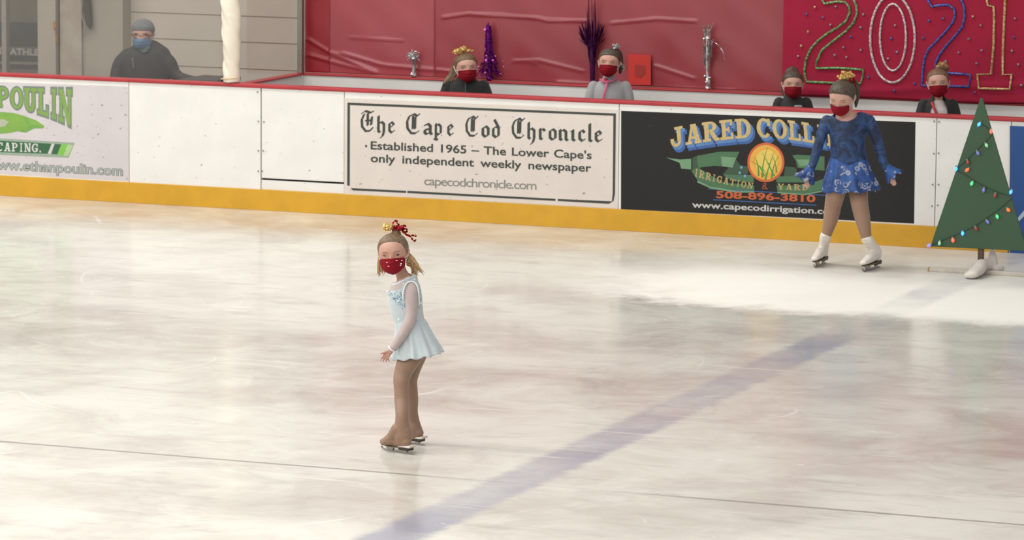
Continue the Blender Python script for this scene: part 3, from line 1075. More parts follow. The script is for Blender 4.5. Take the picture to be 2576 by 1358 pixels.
# banner
YBN = 1.165
bn = thing('banner', 'pinkish red paper banner with glitter outline numerals 2021', 'banner', onY(2272, 120, YBN))
X0, X1 = float(onY(1969, 120, YBN)[0]), float(onY(2760, 120, YBN)[0])
nx, nz = 150, 60
zb0, zb1 = float(onY(1969, 238, YBN)[2]), float(onY(2576, 262, YBN)[2])
g = []
for j in range(nz + 1):
    for i in range(nx + 1):
        x = X0 + (X1 - X0) * i / nx
        z0 = zb0 + (zb1 - zb0) * min(1, i / nx * 1.3) + 0.012 * math.sin(i / nx * 9) * (i / nx)
        z = z0 + (2.2 - z0) * j / nz
        y = YBN + 0.004 * math.sin(x * 5 + z * 6) + 0.006 * math.sin(z * 9 - x * 2.5) * math.exp(-(z - z0) * 3) + 0.01 * math.exp(-((z - z0 - 0.10 - 0.05 * math.sin(x * 2)) / 0.03) ** 2) * -1
        g.append((x, y, z))
f = [(j * (nx + 1) + i, j * (nx + 1) + i + 1, (j + 1) * (nx + 1) + i + 1, (j + 1) * (nx + 1) + i) for j in range(nz) for i in range(nx)]
o = obj('paper', g, f, mat('pink_red_paper', C(160, 36, 62), 0.85, var=0.05, vscale=3, spec=0.15), bn, True)
o.modifiers.new('t', 'SOLIDIFY').thickness = -0.002


def glitter(name, c1, c2):
    m, nt, p = new_mat(name)
    n = noise(nt, 55, 2, 0.6).step(0.4, 0.6)
    nt.links.new(mixc(nt, n, c1, c2).k, p.inputs['Base Color'])
    p.inputs['Metallic'].default_value = 0.35
    p.inputs['Roughness'].default_value = 0.35
    b = nt.nodes.new('ShaderNodeBump')
    b.inputs['Strength'].default_value = 0.8
    b.inputs['Distance'].default_value = 0.004
    nt.links.new(noise(nt, 90, 1).k, b.inputs['Height'])
    nt.links.new(b.outputs[0], p.inputs['Normal'])
    return m


def z4(x, y):
    return 1900 + x / 3.811, y / 3.811


def gtube(pts, r, closed=True):
    P = [onY(*z4(*p), YBN - 0.017) for p in pts]
    if closed:
        P = P + [P[0]]
    return tube(P, r, 0.004, n=8, sub=1)


D2 = [(640, 0), (662, 38), (700, 28), (790, 14), (860, 22), (900, 62), (906, 120), (872, 200), (790, 265), (690, 322), (600, 392), (530, 472), (487, 570), (470, 680), (488, 782), (620, 790), (740, 796), (1010, 802), (1028, 740), (1034, 668), (950, 662), (780, 652), (578, 655), (588, 590), (640, 480), (760, 385), (870, 300), (940, 220), (976, 130), (968, 50), (945, 0), (900, -62), (800, -104), (690, -84)]
GL = {'green': glitter('green_glitter', C(70, 112, 62), C(130, 168, 112)), 'white': glitter('silver_glitter', C(160, 138, 140), C(226, 208, 206)),
      'blue': glitter('blue_glitter', C(48, 58, 128), C(82, 96, 170)), 'gold': glitter('gold_glitter', C(160, 122, 76), C(212, 182, 130))}
GL['dot'] = glitter('grey_glitter', C(104, 92, 104), C(150, 138, 146))
v, f = gtube(D2, 0.0105)
obj('numeral', v, f, GL['green'], bn, True)
ell = lambda cx, cy, rx, ry: [(cx + rx * math.cos(2 * math.pi * k / 40), cy + ry * math.sin(2 * math.pi * k / 40)) for k in range(40)]
v, f = join([gtube(ell(1316, 372, 214, 420), 0.0105), gtube(ell(1320, 358, 125, 320), 0.0095)])
obj('numeral', v, f, GL['white'], bn, True)
D3 = [(1660, 5), (1690, 66), (1760, 50), (1850, 46), (1905, 84), (1915, 150), (1888, 225), (1820, 310), (1740, 392), (1662, 470), (1622, 560), (1605, 690), (1594, 820), (1700, 824), (1850, 826), (2045, 832), (2064, 716), (1960, 708), (1850, 700), (1726, 690), (1728, 610), (1762, 530), (1840, 430), (1920, 340), (1985, 260), (2008, 160), (2000, 60), (1972, -10), (1900, -80), (1780, -92), (1690, -52)]
v, f = gtube(D3, 0.0105)
obj('numeral', v, f, GL['blue'], bn, True)
D1 = [(2218, -20), (2230, 52), (2284, 62), (2290, 200), (2284, 450), (2262, 712), (2130, 714), (2140, 846), (2290, 852), (2440, 856), (2456, 712), (2370, 714), (2374, 500), (2386, 200), (2396, -10), (2390, -70), (2300, -74)]
v, f = gtube(D1, 0.0105)
obj('numeral', v, f, GL['gold'], bn, True)
dots = {'white': [(770, 65), (720, 240), (410, 540), (1010, 265), (1035, 140), (845, 455), (760, 530), (875, 550), (1010, 480), (1340, 245), (1355, 500), (1270, 565), (2160, 245), (2045, 375), (1950, 505), (2170, 485), (2120, 610), (1825, 590), (2490, 180), (2460, 490), (2520, 620), (2550, 820)],
        'blue': [(490, 135), (645, 170), (915, 355), (1300, 370), (1085, 740), (1525, 805), (1330, 870), (1610, 365), (1665, 200), (1800, 180), (2480, 360), (2105, 890)], 'gold': [(570, 70), (505, 305), (440, 440), (2085, 160)]}
for k, L in dots.items():
    for p in L:
        v, f = ball(onY(*z4(*p), YBN - 0.014), 0.012, 8, (1, 0.3, 1))
        obj('glitter_dot', v, f, GL['dot'] if k == 'white' else GL[k], bn, True)

# orange paper
pp = [onY(x, y, 1.262) for x, y in ((1580, 136), (1637, 138), (1637, 214), (1580, 213))]
v, f = prism(pp, (0, 0.002, 0))
po = thing('paper_notice', 'orange red paper taped to red plastic behind the grey jacket', 'paper', pp[3])
fix_normals(obj('paper', v, f, mat('orange_red_paper', C(196, 52, 44), 0.8, var=0.05), po))
pp = [onY(x, y, 1.2600) for x, y in ((1596, 162), (1622, 164), (1624, 184), (1612, 196), (1598, 192))]
obj('paper_print', pp, [tuple(range(5))], mat('brown_red_print', C(160, 48, 42), 0.8), po)

# tinsel decorations standing on the back rail
silver = mat('silver_foil', C(206, 204, 204), 0.22, metal=0.85, var=0.1, vscale=40)
purple = mat('purple_foil', C(120, 22, 132), 0.25, metal=0.8, var=0.2, vscale=40, col2=C(58, 8, 66))
purple_dk = mat('dark_purple_foil', C(84, 14, 84), 0.3, metal=0.6, var=0.2, vscale=40, col2=C(40, 6, 44))


def strip(pts, w, twist=0.0, th=0.0012, sub=5, roll0=0.0):
    """a flat foil ribbon"""
    P = catmull(pts, sub)
    T = np.gradient(P, axis=0)
    T /= np.linalg.norm(T, axis=1)[:, None] + 1e-9
    V, Fc = [], []
    for i, (p, t) in enumerate(zip(P, T)):
        s = np.cross(t, FH)
        if np.linalg.norm(s) < 0.1:
            s = RT0.copy()
        s /= np.linalg.norm(s)
        d = np.cross(s, t)
        a = roll0 + twist * i
        e, n_ = s * math.cos(a) + d * math.sin(a), -s * math.sin(a) + d * math.cos(a)
        ww = w * (1 if 0 < i < len(P) - 1 else 0.5)
        for q in ((1, 1), (-1, 1), (-1, -1), (1, -1)):
            V.append(p + e * q[0] * ww + n_ * q[1] * th)
    for i in range(len(P) - 1):
        for k in range(4):
            Fc.append((i * 4 + k, i * 4 + (k + 1) % 4, (i + 1) * 4 + (k + 1) % 4, (i + 1) * 4 + k))
    Fc.append((3, 2, 1, 0))
    e = (len(P) - 1) * 4
    Fc.append((e, e + 1, e + 2, e + 3))
    return V, Fc


def foil_base(root, px, pyb, r, m):
    c = onY(px, pyb, 1.225)
    c[2] = BH
    v, f = ball(c + np.array([0, 0, r * 0.8]), r, 14, (1, 1, 0.8))
    rs_ = np.random.RandomState(int(px))
    v = v + rs_.normal(0, r * 0.07, v.shape)
    v[:, 2] = np.maximum(v[:, 2], BH)
    obj('weight', v, f, m, root)
    return c


rnd = random.Random(7)
t1 = thing('tinsel_centrepiece', 'small silver tinsel bunch on the back rail at left', 'decoration', (float(onY(1040, 192, 1.225)[0]), 1.225, BH), 'tinsel centrepieces on the back rail')
foil_base(t1, 1040, 192, 0.030, silver)
geo = [tube([onY(1040, 186, 1.225), onY(1042, 165, 1.225), onY(1041, 148, 1.225)], [0.020, 0.014, 0.024], n=8)]
for k in range(46):
    a, e = rnd.uniform(0, 2 * math.pi), rnd.uniform(-0.5, 1.3)
    r = rnd.uniform(12, 26)
    c = onY(1040, 142, 1.225)
    d = np.array([math.cos(a) * math.cos(e), math.sin(a) * math.cos(e) * 0.4, math.sin(e)]) * r / 315
    geo.append(strip([c, c + d * 0.6, c + d + np.array([0, 0, -0.01])], rnd.uniform(0.003, 0.007), 0.5))
obj('tinsel', *join(geo), silver, t1)
t2 = thing('tinsel_tree', 'tall purple tinsel cone behind the girl with gold bow', 'decoration', (float(onY(1230, 200, 1.225)[0]), 1.225, BH), 'tinsel centrepieces on the back rail')
foil_base(t2, 1231, 200, 0.03, purple)
geo = [tube([onY(1233, 196, 1.225), onY(1231, 140, 1.225), onY(1229, 90, 1.225), onY(1228, 58, 1.225)], [0.02, 0.016, 0.02, 0.006], n=8)]
for k in range(200):
    t = rnd.random() ** 1.1
    y = 66 + 120 * t
    c = onY(1229 + 3 * t, y, 1.225)
    a = rnd.uniform(0, 2 * math.pi)
    r = (8 + 10 * t + (22 * ((t - .5) / .5) if t > .5 else 0)) / 315
    d = np.array([math.cos(a), math.sin(a) * 0.35, 0]) * r * rnd.uniform(0.6, 1.1)
    geo.append(strip([c, c + d * 0.7 + np.array([0, 0, 0.012]), c + d + np.array([0, 0, -0.04])], rnd.uniform(0.003, 0.006), 0.6))
v, f = join(geo)
v[:, 2] = np.maximum(v[:, 2], BH + 0.002)
obj('tinsel', v, f, purple, t2)
geo = [ball(onY(x, y, 1.19), r / 315, 10, (1, 1, 1)) for x, y, r in ((1220, 75, 4.2), (1223, 152, 4.2), (1204, 168, 3), (1221, 183, 3.2), (1240, 152, 3.2), (1224, 140, 2.5), (1246, 141, 2.2), (1267, 168, 2.2), (1259, 186, 1.8), (1265, 154, 1.6))]
obj('sequin', *join(geo), mat('pink_sequin', C(232, 110, 220), 0.25, metal=0.3, var=0), t2, True)
t3 = thing('tinsel_spray', 'dark purple tinsel spray behind the girl in grey jacket', 'decoration', (float(onY(1491, 205, 1.225)[0]), 1.225, BH), 'tinsel centrepieces on the back rail')
foil_base(t3, 1491, 208, 0.03, purple_dk)
geo = [tube([onY(1491, 204, 1.225), onY(1490, 150, 1.225), onY(1488, 100, 1.225)], [0.022, 0.024, 0.03], n=8)]
for k in range(90):
    a = rnd.uniform(-1, 1)
    xe, ye = 1490 + a * 34, 58 + abs(a) * 8 + rnd.uniform(-10, 40)
    if k % 7 == 0:
        xe, ye = 1489 + a * 12, rnd.uniform(-10, 40)
    dY = rnd.uniform(-0.05, 0.03)
    geo.append(strip([onY(1491 + a * 5, 170, 1.225), onY(1490 + a * 12, 120, 1.225 + dY * 0.5), onY(xe, ye, 1.225 + dY)], 0.0022 if k % 7 == 0 else rnd.uniform(0.003, 0.005), 0.3))
obj('tinsel', *join(geo), purple_dk, t3)
t4 = thing('tinsel_spray', 'tall silver tinsel spray on the back rail right of the orange paper', 'decoration', (float(onY(1781, 226, 1.225)[0]), 1.225, BH), 'tinsel centrepieces on the back rail')
foil_base(t4, 1781, 227, 0.026, silver)
geo = [tube([onY(1781, 224, 1.225), onY(1781, 205, 1.225), onY(1779, 180, 1.225), onY(1780, 95, 1.225)], [0.02, 0.022, 0.012, 0.018], n=8)]
for k in range(70):
    a = rnd.uniform(-1, 1)
    ys = rnd.uniform(100, 190)
    geo.append(strip([onY(1780, ys, 1.225), onY(1780 + a * 8, ys - 25, 1.225), onY(1781 + a * 14, ys - 40 - rnd.uniform(0, 10), 1.225 - rnd.uniform(0, .04))], rnd.uniform(0.002, 0.005), 0.5))
geo.append(strip([onY(1782, 100, 1.24), onY(1800, 108, 1.22), onY(1816, 125, 1.2), onY(1824, 150, 1.2)], 0.003, 0.3))
for (x, y) in ((1774, 192), (1786, 196), (1772, 98), (1783, 97), (1778, 207)):
    geo.append(ball(onY(x, y, 1.21), 0.014, 8))
v, f = join(geo)
v[:, 2] = np.maximum(v[:, 2], BH + 0.003)
obj('tinsel', v, f, silver, t4)


# ================================================================== people
class Fig:
    """a standing place in the hall: pixel positions at that distance become points in space"""
    def __init__(s, base):
        s.b = np.asarray(base, float)
        s.k = F / float((s.b - CAM) @ FW)          # pixels per metre there

    def V(s, x, y, d=0.0):
        r = ray(x, y)
        t = ((s.b - CAM) @ FH + d / s.k) / (r @ FH)
        return CAM + r * t

    def d_of(s, P):
        return float((np.asarray(P) - s.b) @ FH) * s.k

    def tube(s, rows, n=16, sub=4, cap=True):
        P = [s.V(*r[:3]) for r in rows]
        a = [r[3] / s.k for r in rows]
        b = [(r[4] if len(r) > 4 else r[3]) / s.k for r in rows]
        return tube(P, a, b, n, sub, FH, cap)


TT = [0, .06, .15, .3, .45, .6, .75, .88, .96, 1]
HW = [.20, .44, .66, .86, .96, 1.0, .97, .77, .46, .0]
HF = [.30, .38, .42, .43, .435, .455, .45, .37, .22, .0]
HB = [.02, .06, .14, .29, .42, .47, .48, .41, .25, .0]


TT2 = np.linspace(0, 1, 401)


def _prof(q, top):
    y = np.interp(TT2, TT, q)
    k = np.hanning(41)
    y = np.convolve(np.pad(y, 20, mode='edge'), k / k.sum(), 'valid')
    e = top * np.sqrt(np.clip(1 - ((TT2 - .62) / .38) ** 2, 0, 1))
    b = np.clip((TT2 - .58) / .1, 0, 1)
    return y * (1 - b) + e * b


HW, HF, HB = _prof(HW, 1.0), _prof(HF, .455), _prof(HB, .475)


class Head:
    """head shape in its own frame: a to the viewer's right, b out of the face, c up; unit = chin to crown"""
    def __init__(s, fig, x, y, d, H, yaw=0, pitch=0, roll=0, w=0.74):
        s.f, s.c, s.H, s.w = fig, fig.V(x, y, d), H / fig.k, w
        s.ang = [math.radians(q) for q in (yaw, pitch, roll)]

    def W(s, v):
        v = np.atleast_2d(np.asarray(v, float))
        a, b, c = v[:, 0], v[:, 1], v[:, 2]
        ya, pi, ro = s.ang
        b, c = b * math.cos(pi) + c * math.sin(pi), -b * math.sin(pi) + c * math.cos(pi)
        a, b = a * math.cos(ya) - b * math.sin(ya), a * math.sin(ya) + b * math.cos(ya)
        a, c = a * math.cos(ro) - c * math.sin(ro), a * math.sin(ro) + c * math.cos(ro)
        return s.c + s.H * (a[:, None] * RT0 - b[:, None] * FH + c[:, None] * np.array([0, 0, 1.0]))

    def surf(s, th, t, off=0.0, face=True):
        th, t = np.asarray(th, float), np.asarray(t, float)
        tc = np.clip(t, 0, 1)
        w, f, k = (np.interp(tc, TT2, q) for q in (HW, HF, HB))
        w = w * s.w / 2
        ct, st = np.cos(th), np.sin(th)
        a = np.sign(st) * np.abs(st) ** 0.92 * w
        b = np.where(ct > 0, f, k) * np.sign(ct) * np.abs(ct) ** 0.92
        if face:
            fr = (ct > 0)
            nose = np.interp(t, [.28, .33, .37, .5, .58], [0, .06, .105, .03, 0]) * np.exp(-(a / .055) ** 2)
            eye = -.035 * np.exp(-((np.abs(a) - .155) / .07) ** 2 - ((t - .5) / .05) ** 2)
            brow = .012 * np.exp(-((np.abs(a) - .14) / .1) ** 2 - ((t - .6) / .04) ** 2)
            lips = .022 * np.exp(-(a / .1) ** 2 - ((t - .20) / .035) ** 2)
            b = b + fr * (nose + eye + brow + lips)
        g = 1 + off
        nrm = np.asarray(off) * 0.45
        return np.stack([a + np.sign(a) * np.minimum(np.abs(a) * 4, 1) * nrm * np.abs(st), b + np.sign(b) * nrm * np.abs(ct) * np.minimum(np.abs(b) * 6, 1), (t - .5) + nrm * np.clip((t - .6) / .4, 0, 1)], -1)

    def grid(s, ths, ts, off, face=True):
        """ths (n,m), ts (n,m) -> world"""
        return s.W(s.surf(ths.ravel(), ts.ravel(), off, face))

    def geo(s):
        n, m = 44, 48
        V = [s.W([(0, 0.15, -.5)])[0]]
        us = [(1 - math.cos(math.pi * (i + .5) / n)) / 2 for i in range(n)]
        for t in us:
            th = np.arange(m) * 2 * math.pi / m
            V += list(s.W(s.surf(th, np.full(m, t))))
        V.append(s.W([(0, 0, .5)])[0])
        Fc = [(0, 1 + (j + 1) % m, 1 + j) for j in range(m)]
        for i in range(n - 1):
            Fc += [(1 + i * m + j, 1 + i * m + (j + 1) % m, 1 + (i + 1) * m + (j + 1) % m, 1 + (i + 1) * m + j) for j in range(m)]
        e = 1 + (n - 1) * m
        Fc += [(e + j, e + (j + 1) % m, len(V) - 1) for j in range(m)]
        out = [(np.array(V), Fc)]
        for sd in (-1, 1):
            P = s.W([(sd * (s.w / 2 * .97), -.02, -.10), (sd * (s.w / 2 * 1.04), -.03, -.02), (sd * (s.w / 2 * 1.06), -.045, .06)])
            out.append(tube(P, np.array([.022, .03, .026]) * s.H, np.array([.03, .055, .05]) * s.H, n=10))
        return out

    def shell(s, fn_lo, off, thick, fn_hi=None, th0=-math.pi, th1=math.pi, n=64, m=24, closed=True, bump=None, face=False):
        """solid patch hugging the head between two height curves"""
        ths = np.linspace(th0, th1, n, endpoint=not closed)
        lo = np.array([fn_lo(a) for a in ths])
        hi = np.array([fn_hi(a) for a in ths]) if fn_hi else np.full(n, 1.0)
        v = np.linspace(0, 1, m)
        if fn_hi is None:
            v = np.sin(v * math.pi / 2)
        T = lo[:, None] + (hi - lo)[:, None] * v[None, :]
        A = np.repeat(ths[:, None], m, 1)
        outs = []
        for o_ in (off, off - thick):
            q_ = o_ if fn_hi else (o_ * np.repeat(np.clip(.12 + v * 2.6, 0, 1)[None, :], n, 0)).ravel()
            L = s.surf(A.ravel(), T.ravel(), q_, face)
            if bump is not None:
                L = bump(L, A.ravel(), T.ravel())
            outs.append(s.W(L))
        V = np.concatenate(outs)
        N = n * m
        Fc = []
        for i in range(n if closed else n - 1):
            i2 = (i + 1) % n
            for j in range(m - 1):
                a, b, c, d = i * m + j, i2 * m + j, i2 * m + j + 1, i * m + j + 1
                Fc.append((a, b, c, d))
                Fc.append((N + a, N + d, N + c, N + b))
            Fc.append((i * m, N + i * m, N + i2 * m, i2 * m))
            if fn_hi:
                e = m - 1
                Fc.append((i * m + e, i2 * m + e, N + i2 * m + e, N + i * m + e))
        if not closed:
            for i, q in ((0, 1), (n - 1, -1)):
                for j in range(m - 1):
                    F_ = (i * m + j, i * m + j + 1, N + i * m + j + 1, N + i * m + j)
                    Fc.append(F_ if q > 0 else F_[::-1])
        return V, Fc


def hairline(deg, front=.80, side=.52, nape=.20):
    d = abs(math.degrees(deg))
    return float(np.interp(d, [0, 30, 52, 66, 80, 96, 115, 135, 180], [front, front - .02, front - .085, side + .12, side - .02, side - .06, side - .14, nape + .03, nape]))


def skin_mat(name, col):
    m, nt, p = new_mat(name)
    n = noise(nt, 14, 4, 0.6).step(0.35, 0.7)
    c = mixc(nt, n, col, (col[0] * 1.02, col[1] * 0.9, col[2] * 0.88, 1))
    nt.links.new(c.k, p.inputs['Base Color'])
    p.inputs['Roughness'].default_value = 0.5
    p.inputs['Subsurface Weight'].default_value = 0.12
    p.inputs['Subsurface Radius'].default_value = (0.01, 0.004, 0.002)
    p.inputs['Subsurface Scale'].default_value = 0.5
    return m


def hair_mat(name, c1, c2):
    m, nt, p = new_mat(name)
    n = noise(nt, 30, 4, 0.6, sc=(3, 3, 0.5)).step(0.35, 0.65)
    nt.links.new(mixc(nt, n, c1, c2).k, p.inputs['Base Color'])
    p.inputs['Roughness'].default_value = 0.45
    b = nt.nodes.new('ShaderNodeBump')
    b.inputs['Strength'].default_value = 0.4
    b.inputs['Distance'].default_value = 0.003
    nt.links.new(noise(nt, 80, 3, 0.6, sc=(3, 3, 0.4)).k, b.inputs['Height'])
    nt.links.new(b.outputs[0], p.inputs['Normal'])
    return m


M['skin'] = skin_mat('skin_fair', C(184, 143, 125))
M['skin_far'] = skin_mat('skin_fair_far', C(194, 154, 138))
M['mask'] = mat('red_cotton', C(126, 10, 28), 0.8, var=0.06, vscale=30, spec=0.2)
M['loop'] = mat('white_elastic', C(220, 210, 205), 0.7)
M['eye_w'] = mat('eye_white', C(214, 206, 200), 0.3, var=0)
M['iris'] = mat('dark_iris', C(56, 50, 48), 0.25, var=0)
M['lash'] = mat('lash_brown', C(92, 68, 58), 0.8, var=0)
M['brow'] = mat('brow_brown', C(136, 104, 86), 0.8, var=0)
M['goldfoil'] = mat('gold_foil', C(244, 218, 150), 0.3, metal=0.55, var=0.15, vscale=60, col2=C(206, 166, 92))
M['redfoil'] = mat('red_foil', C(176, 26, 34), 0.3, metal=0.55, var=0.2, vscale=60, col2=C(110, 14, 20))


def face_parts(h, root, gaze=0.0, specs=False, squint=0.5, mask=None, loop=None, tb=.02, tt=.45, half=60):
    for sd in (-1, 1):
        p = h.surf(np.array([math.asin(np.clip(sd * .155 / (h.w / 2), -1, 1))]), np.array([.5]))[0]
        a, b = .155 * sd, float(h.surf(np.array([sd * .43]), np.array([.5]))[0][1])
        c = np.array([a, b - .045, 0.0])
        r = .06
        v, f = ball((0, 0, 0), 1, 16)
        cen = np.array([np.mean(v[list(q)], 0) for q in f])
        g = np.array([gaze, 1, -.05]) / np.linalg.norm([gaze, 1, -.05])
        mids = (cen @ g > 0.80).astype(int)
        obj('eye', h.W(v * r * np.array([1, 1, squint + .35]) + c), f, [M['eye_w'], M['iris']], root, True, mids)
        L = h.W([(a - .062, b - .022, .006), (a - .03, b + .016, .03), (a + .02, b + .02, .032), (a + .062, b - .016, .008)])
        v, f = tube(L, .009 * h.H, n=8)
        obj('eyelash', v, f, M['lash'], root, True)
        L = []
        for q, z in ((-.075, .09), (-.02, .112), (.04, .11), (.08, .09)):
            aa = a + q
            th = math.asin(max(-1, min(1, aa / (h.w / 2))))
            P = h.surf(np.array([th]), np.array([.5 + z]))[0]
            L.append((aa, P[1] + .006, z))
        v, f = tube(h.W(L), np.array([.006, .011, .011, .005]) * h.H, n=8)
        obj('eyebrow', v, f, M['brow'], root, True)
    th = math.radians(half)

    def bump(Lc, A, T):
        a = Lc[:, 0]
        g = np.interp(T, [tb, .12, .22, .34, .43, .5], [.0, .05, .085, .10, .07, .035]) * np.exp(-(a / .19) ** 2)
        Lc = Lc.copy()
        Lc[:, 0] *= np.interp(T, [tb, .12, .3, .4], [1.75, 1.32, 1.06, 1.0])
        Lc[:, 1] += g + .006 * np.sin(T * 60) * np.exp(-(a / .25) ** 2)
        return Lc
    v, f = h.shell(lambda q: tb + (.20 - tb) * (abs(q) / th) ** 2.2, .075, .05, lambda q: tt + .045 * (1 - (abs(q) / th) ** 1.5) - .02, -th, th, 36, 20, closed=False, bump=bump)
    mk = fix_normals(obj('face_mask', v, f, mask or M['mask'], root, True))
    geo = []
    for sd in (-1, 1):
        for t in (tt - .03, .22):
            q = h.surf(np.array([sd * th, sd * math.radians(76)]), np.array([t, (t + .46) / 2]), .05)
            geo.append(tube(h.W([q[0], q[1], (sd * h.w / 2 * 1.06, -.06, -.02)]), .008 * h.H, n=6))
    obj('ear_loop', *join(geo), loop or M['loop'], mk, True)
    return mk


def hand_geo(fig, wrist, palm, tips, w, thumb=None, knuck=None):
    """palm and five separate bent fingers; positions are (x, y, d) pixels"""
    W_, P_ = np.array(wrist, float), np.array(palm, float)
    u = (P_ - W_) / np.linalg.norm(P_ - W_)
    side = np.array([-u[1], u[0], 0.0])
    T = [np.array(t, float) for t in tips]
    if (T[-1] - T[0]) @ side < 0:
        side = -side
    g = [fig.tube([(*W_, w * .55, w * .45), (*((W_ + P_) / 2), w * .8, w * .42), (*P_, w * .85, w * .36)], n=14)]
    for k, t in enumerate(T):
        root = P_ + side * (k - 1.5) * w * .44 - u * w * .1
        mid = root + (t - root) * .5 + u * w * .22 + np.array([0, 0, -w * .15])
        g.append(fig.tube([(*(root - u * w * .3), w * .27), (*root, w * .27), (*mid, w * .245), (*t, w * .17)], n=10))
    if thumb is not None:
        b = W_ + (P_ - W_) * .4 - side * w * .35
        t = np.array(thumb, float)
        g.append(fig.tube([(*(W_ + (P_ - W_) * .3), w * .34), (*b, w * .34), (*((b + t) / 2 + u * w * .12), w * .29), (*t, w * .19)], n=10))
    return g


def bow(root, name, fig, pts, m, w, seed, twist=0.5):
    r = random.Random(seed)
    geo = [strip([fig.V(*p) for p in line], w / fig.k, twist * r.uniform(.6, 1.4), 0.0012, 5, r.uniform(0, 3)) for line in pts]
    return obj(name, *join(geo), m, root)


def loops(cx, cy, d, R, n, seed, sq=.8):
    r = random.Random(seed)
    out = []
    for k in range(n):
        a = 2 * math.pi * k / n + r.uniform(-.3, .3)
        q = r.uniform(.7, 1.15) * R
        dx, dy, dz = math.cos(a) * q, -abs(math.sin(a)) * q * sq - r.uniform(0, .2) * R, math.sin(a) * q * .6
        out.append([(cx, cy, d), (cx + dx * .6 - dy * .25, cy + dy * .7 + dx * .1, d + dz), (cx + dx, cy + dy, d + dz), (cx + dx * .7 + dy * .25, cy + dy * .4, d + dz), (cx, cy, d)])
    return out


def skate(root, fig, front, rear, hgt, white=True, blade=True):
    """blade, sole and heel under a boot; front and rear are the blade's contact points on the ice"""
    fr, re = np.array(front, float), np.array(rear, float)
    L = np.linalg.norm(fr - re)
    u = (fr - re) / L
    n = np.cross(u, np.array([0, 0, 1.0]))
    n /= np.linalg.norm(n)
    z = np.cross(n, u)
    mid = (fr + re) / 2
    pt = lambda s_, z_: mid + u * s_ * L + z * z_ * hgt
    prof = [(-.56, .0), (.40, .0), (.52, .08), (.60, .28), (.62, .52), (.58, .62), (.54, .40), (.45, .26), (-.30, .24), (-.50, .22), (-.58, .12)]
    v, f = prism([pt(*q) - n * .003 for q in prof], n * .006)
    g = [(v, f)]
    for q in ([(-.36, .2), (-.22, .2), (-.24, .62), (-.38, .62)], [(.16, .2), (.34, .2), (.44, .92), (.10, .92)]):
        g.append(prism([pt(*p) - n * .007 for p in q], n * .014))
    b = fix_normals(obj('skate_blade', *join(g), M['blade'], root))
    hv = []
    heel = [(-.50, 1.18), (-.10, 1.12), (-.14, .60), (-.48, .60)]
    v, f = prism([pt(*q) - n * .026 for q in heel], n * .052)
    ho = fix_normals(obj('skate_heel', v, f, M['heel'], root))
    md = ho.modifiers.new('b', 'BEVEL')
    md.width, md.segments = .004, 2
    # sole: foot outline
    outl = []
    for k in range(28):
        a = 2 * math.pi * k / 28
        s_ = .02 + .58 * math.cos(a)
        wd = (.036 if s_ > 0 else .03) * math.sin(a)
        outl.append((s_, wd))
    lo = [pt(s_, .90 + (.22 if s_ < -.12 else 0.0) * min(1, (-.12 - s_) * 5 if s_ < -.12 else 0)) + n * w_ for s_, w_ in outl]
    v, f = prism(lo, z * hgt * .12)
    obj('skate_sole', v, f, M['sole'], root)
    return pt, n, z, u, L


M['blade'] = mat('skate_steel', C(176, 172, 168), 0.3, metal=0.8, var=0.1)
M['heel'] = mat('skate_heel_black', C(50, 42, 38), 0.5)
M['sole'] = mat('skate_sole_brown', C(112, 102, 84), 0.6)
M['sole_white'] = mat('boot_edge_white', C(214, 204, 198), 0.5)
M['boot'] = mat('white_boot_leather', C(226, 218, 208), 0.45, var=0.04)
M['tights'] = mat('tan_tights', C(140, 110, 90), 0.6, var=0.05, vscale=10, sheen=0.15)

# ------------------------------------------------------------------ the young skater in pale blue
nf, nr = ice(966, 1131), ice(1034, 1143)
ff, fr_ = ice(1000, 1111), ice(1064, 1120)
base = (nf + nr + ff + fr_) / 4
g = Fig(base)
dn, df_ = g.d_of((nf + nr) / 2), g.d_of((ff + fr_) / 2)
kid = thing('person', 'young girl skater in pale blue dress and red mask gliding on open ice', 'person', base)
hd = Head(g, 990, 637, -6, 97, yaw=8, pitch=2, roll=6, w=.75)
geo = hd.geo()
geo += [g.tube([(1002, 668, 2, 15, 17), (1012, 692, 6, 16, 17), (1020, 708, 6, 24, 26)]),
        g.tube([(1020, 706, 6, 22, 26), (1020, 724, 4, 34, 40), (1018, 745, 2, 40, 38), (1022, 775, 0, 38, 34), (1029, 805, 0, 35, 32), (1036, 835, 0, 35, 34), (1040, 860, 0, 33, 32)])]
geo += [g.tube([(1034, 722, -34, 15), (1035, 745, -38, 14), (1036, 785, -42, 11), (1030, 808, -44, 11), (1010, 843, -46, 9), (988, 878, -48, 6.5)])]
geo += [g.tube([(1010, 722, 36, 14), (1016, 750, 40, 12), (1024, 785, 42, 10), (1034, 815, 42, 10), (1046, 850, 38, 8), (1050, 872, 34, 6)])]
geo += hand_geo(g, (987, 880, -48), (973, 891, -49), [(957, 907, -54), (963.5, 910, -52), (971.5, 910, -49), (979, 908, -46)], 9.6, thumb=(958, 889, -58))
geo += hand_geo(g, (1050, 872, 34), (1052, 882, 32), [(1049, 892, 30), (1053, 893, 32), (1056, 892, 34), (1058, 890, 36)], 7.5, thumb=(1046, 884, 28))
dna, dfa = dn + (g.d_of(nr) - dn) * .45, df_ + (g.d_of(fr_) - df_) * .45
LEGN = [(1036, 872, -12, 34, 30), (1034, 892, -15, 31, 28), (1022, 918, -20, 26, 25), (1013, 940, -25, 22.5), (1009, 958, dn * .62, 20), (1009, 983, dn * .7, 18), (1010, 1010, dn * .8, 18), (1011, 1040, dna * .95, 16.5), (1011, 1062, dna, 17.5)]
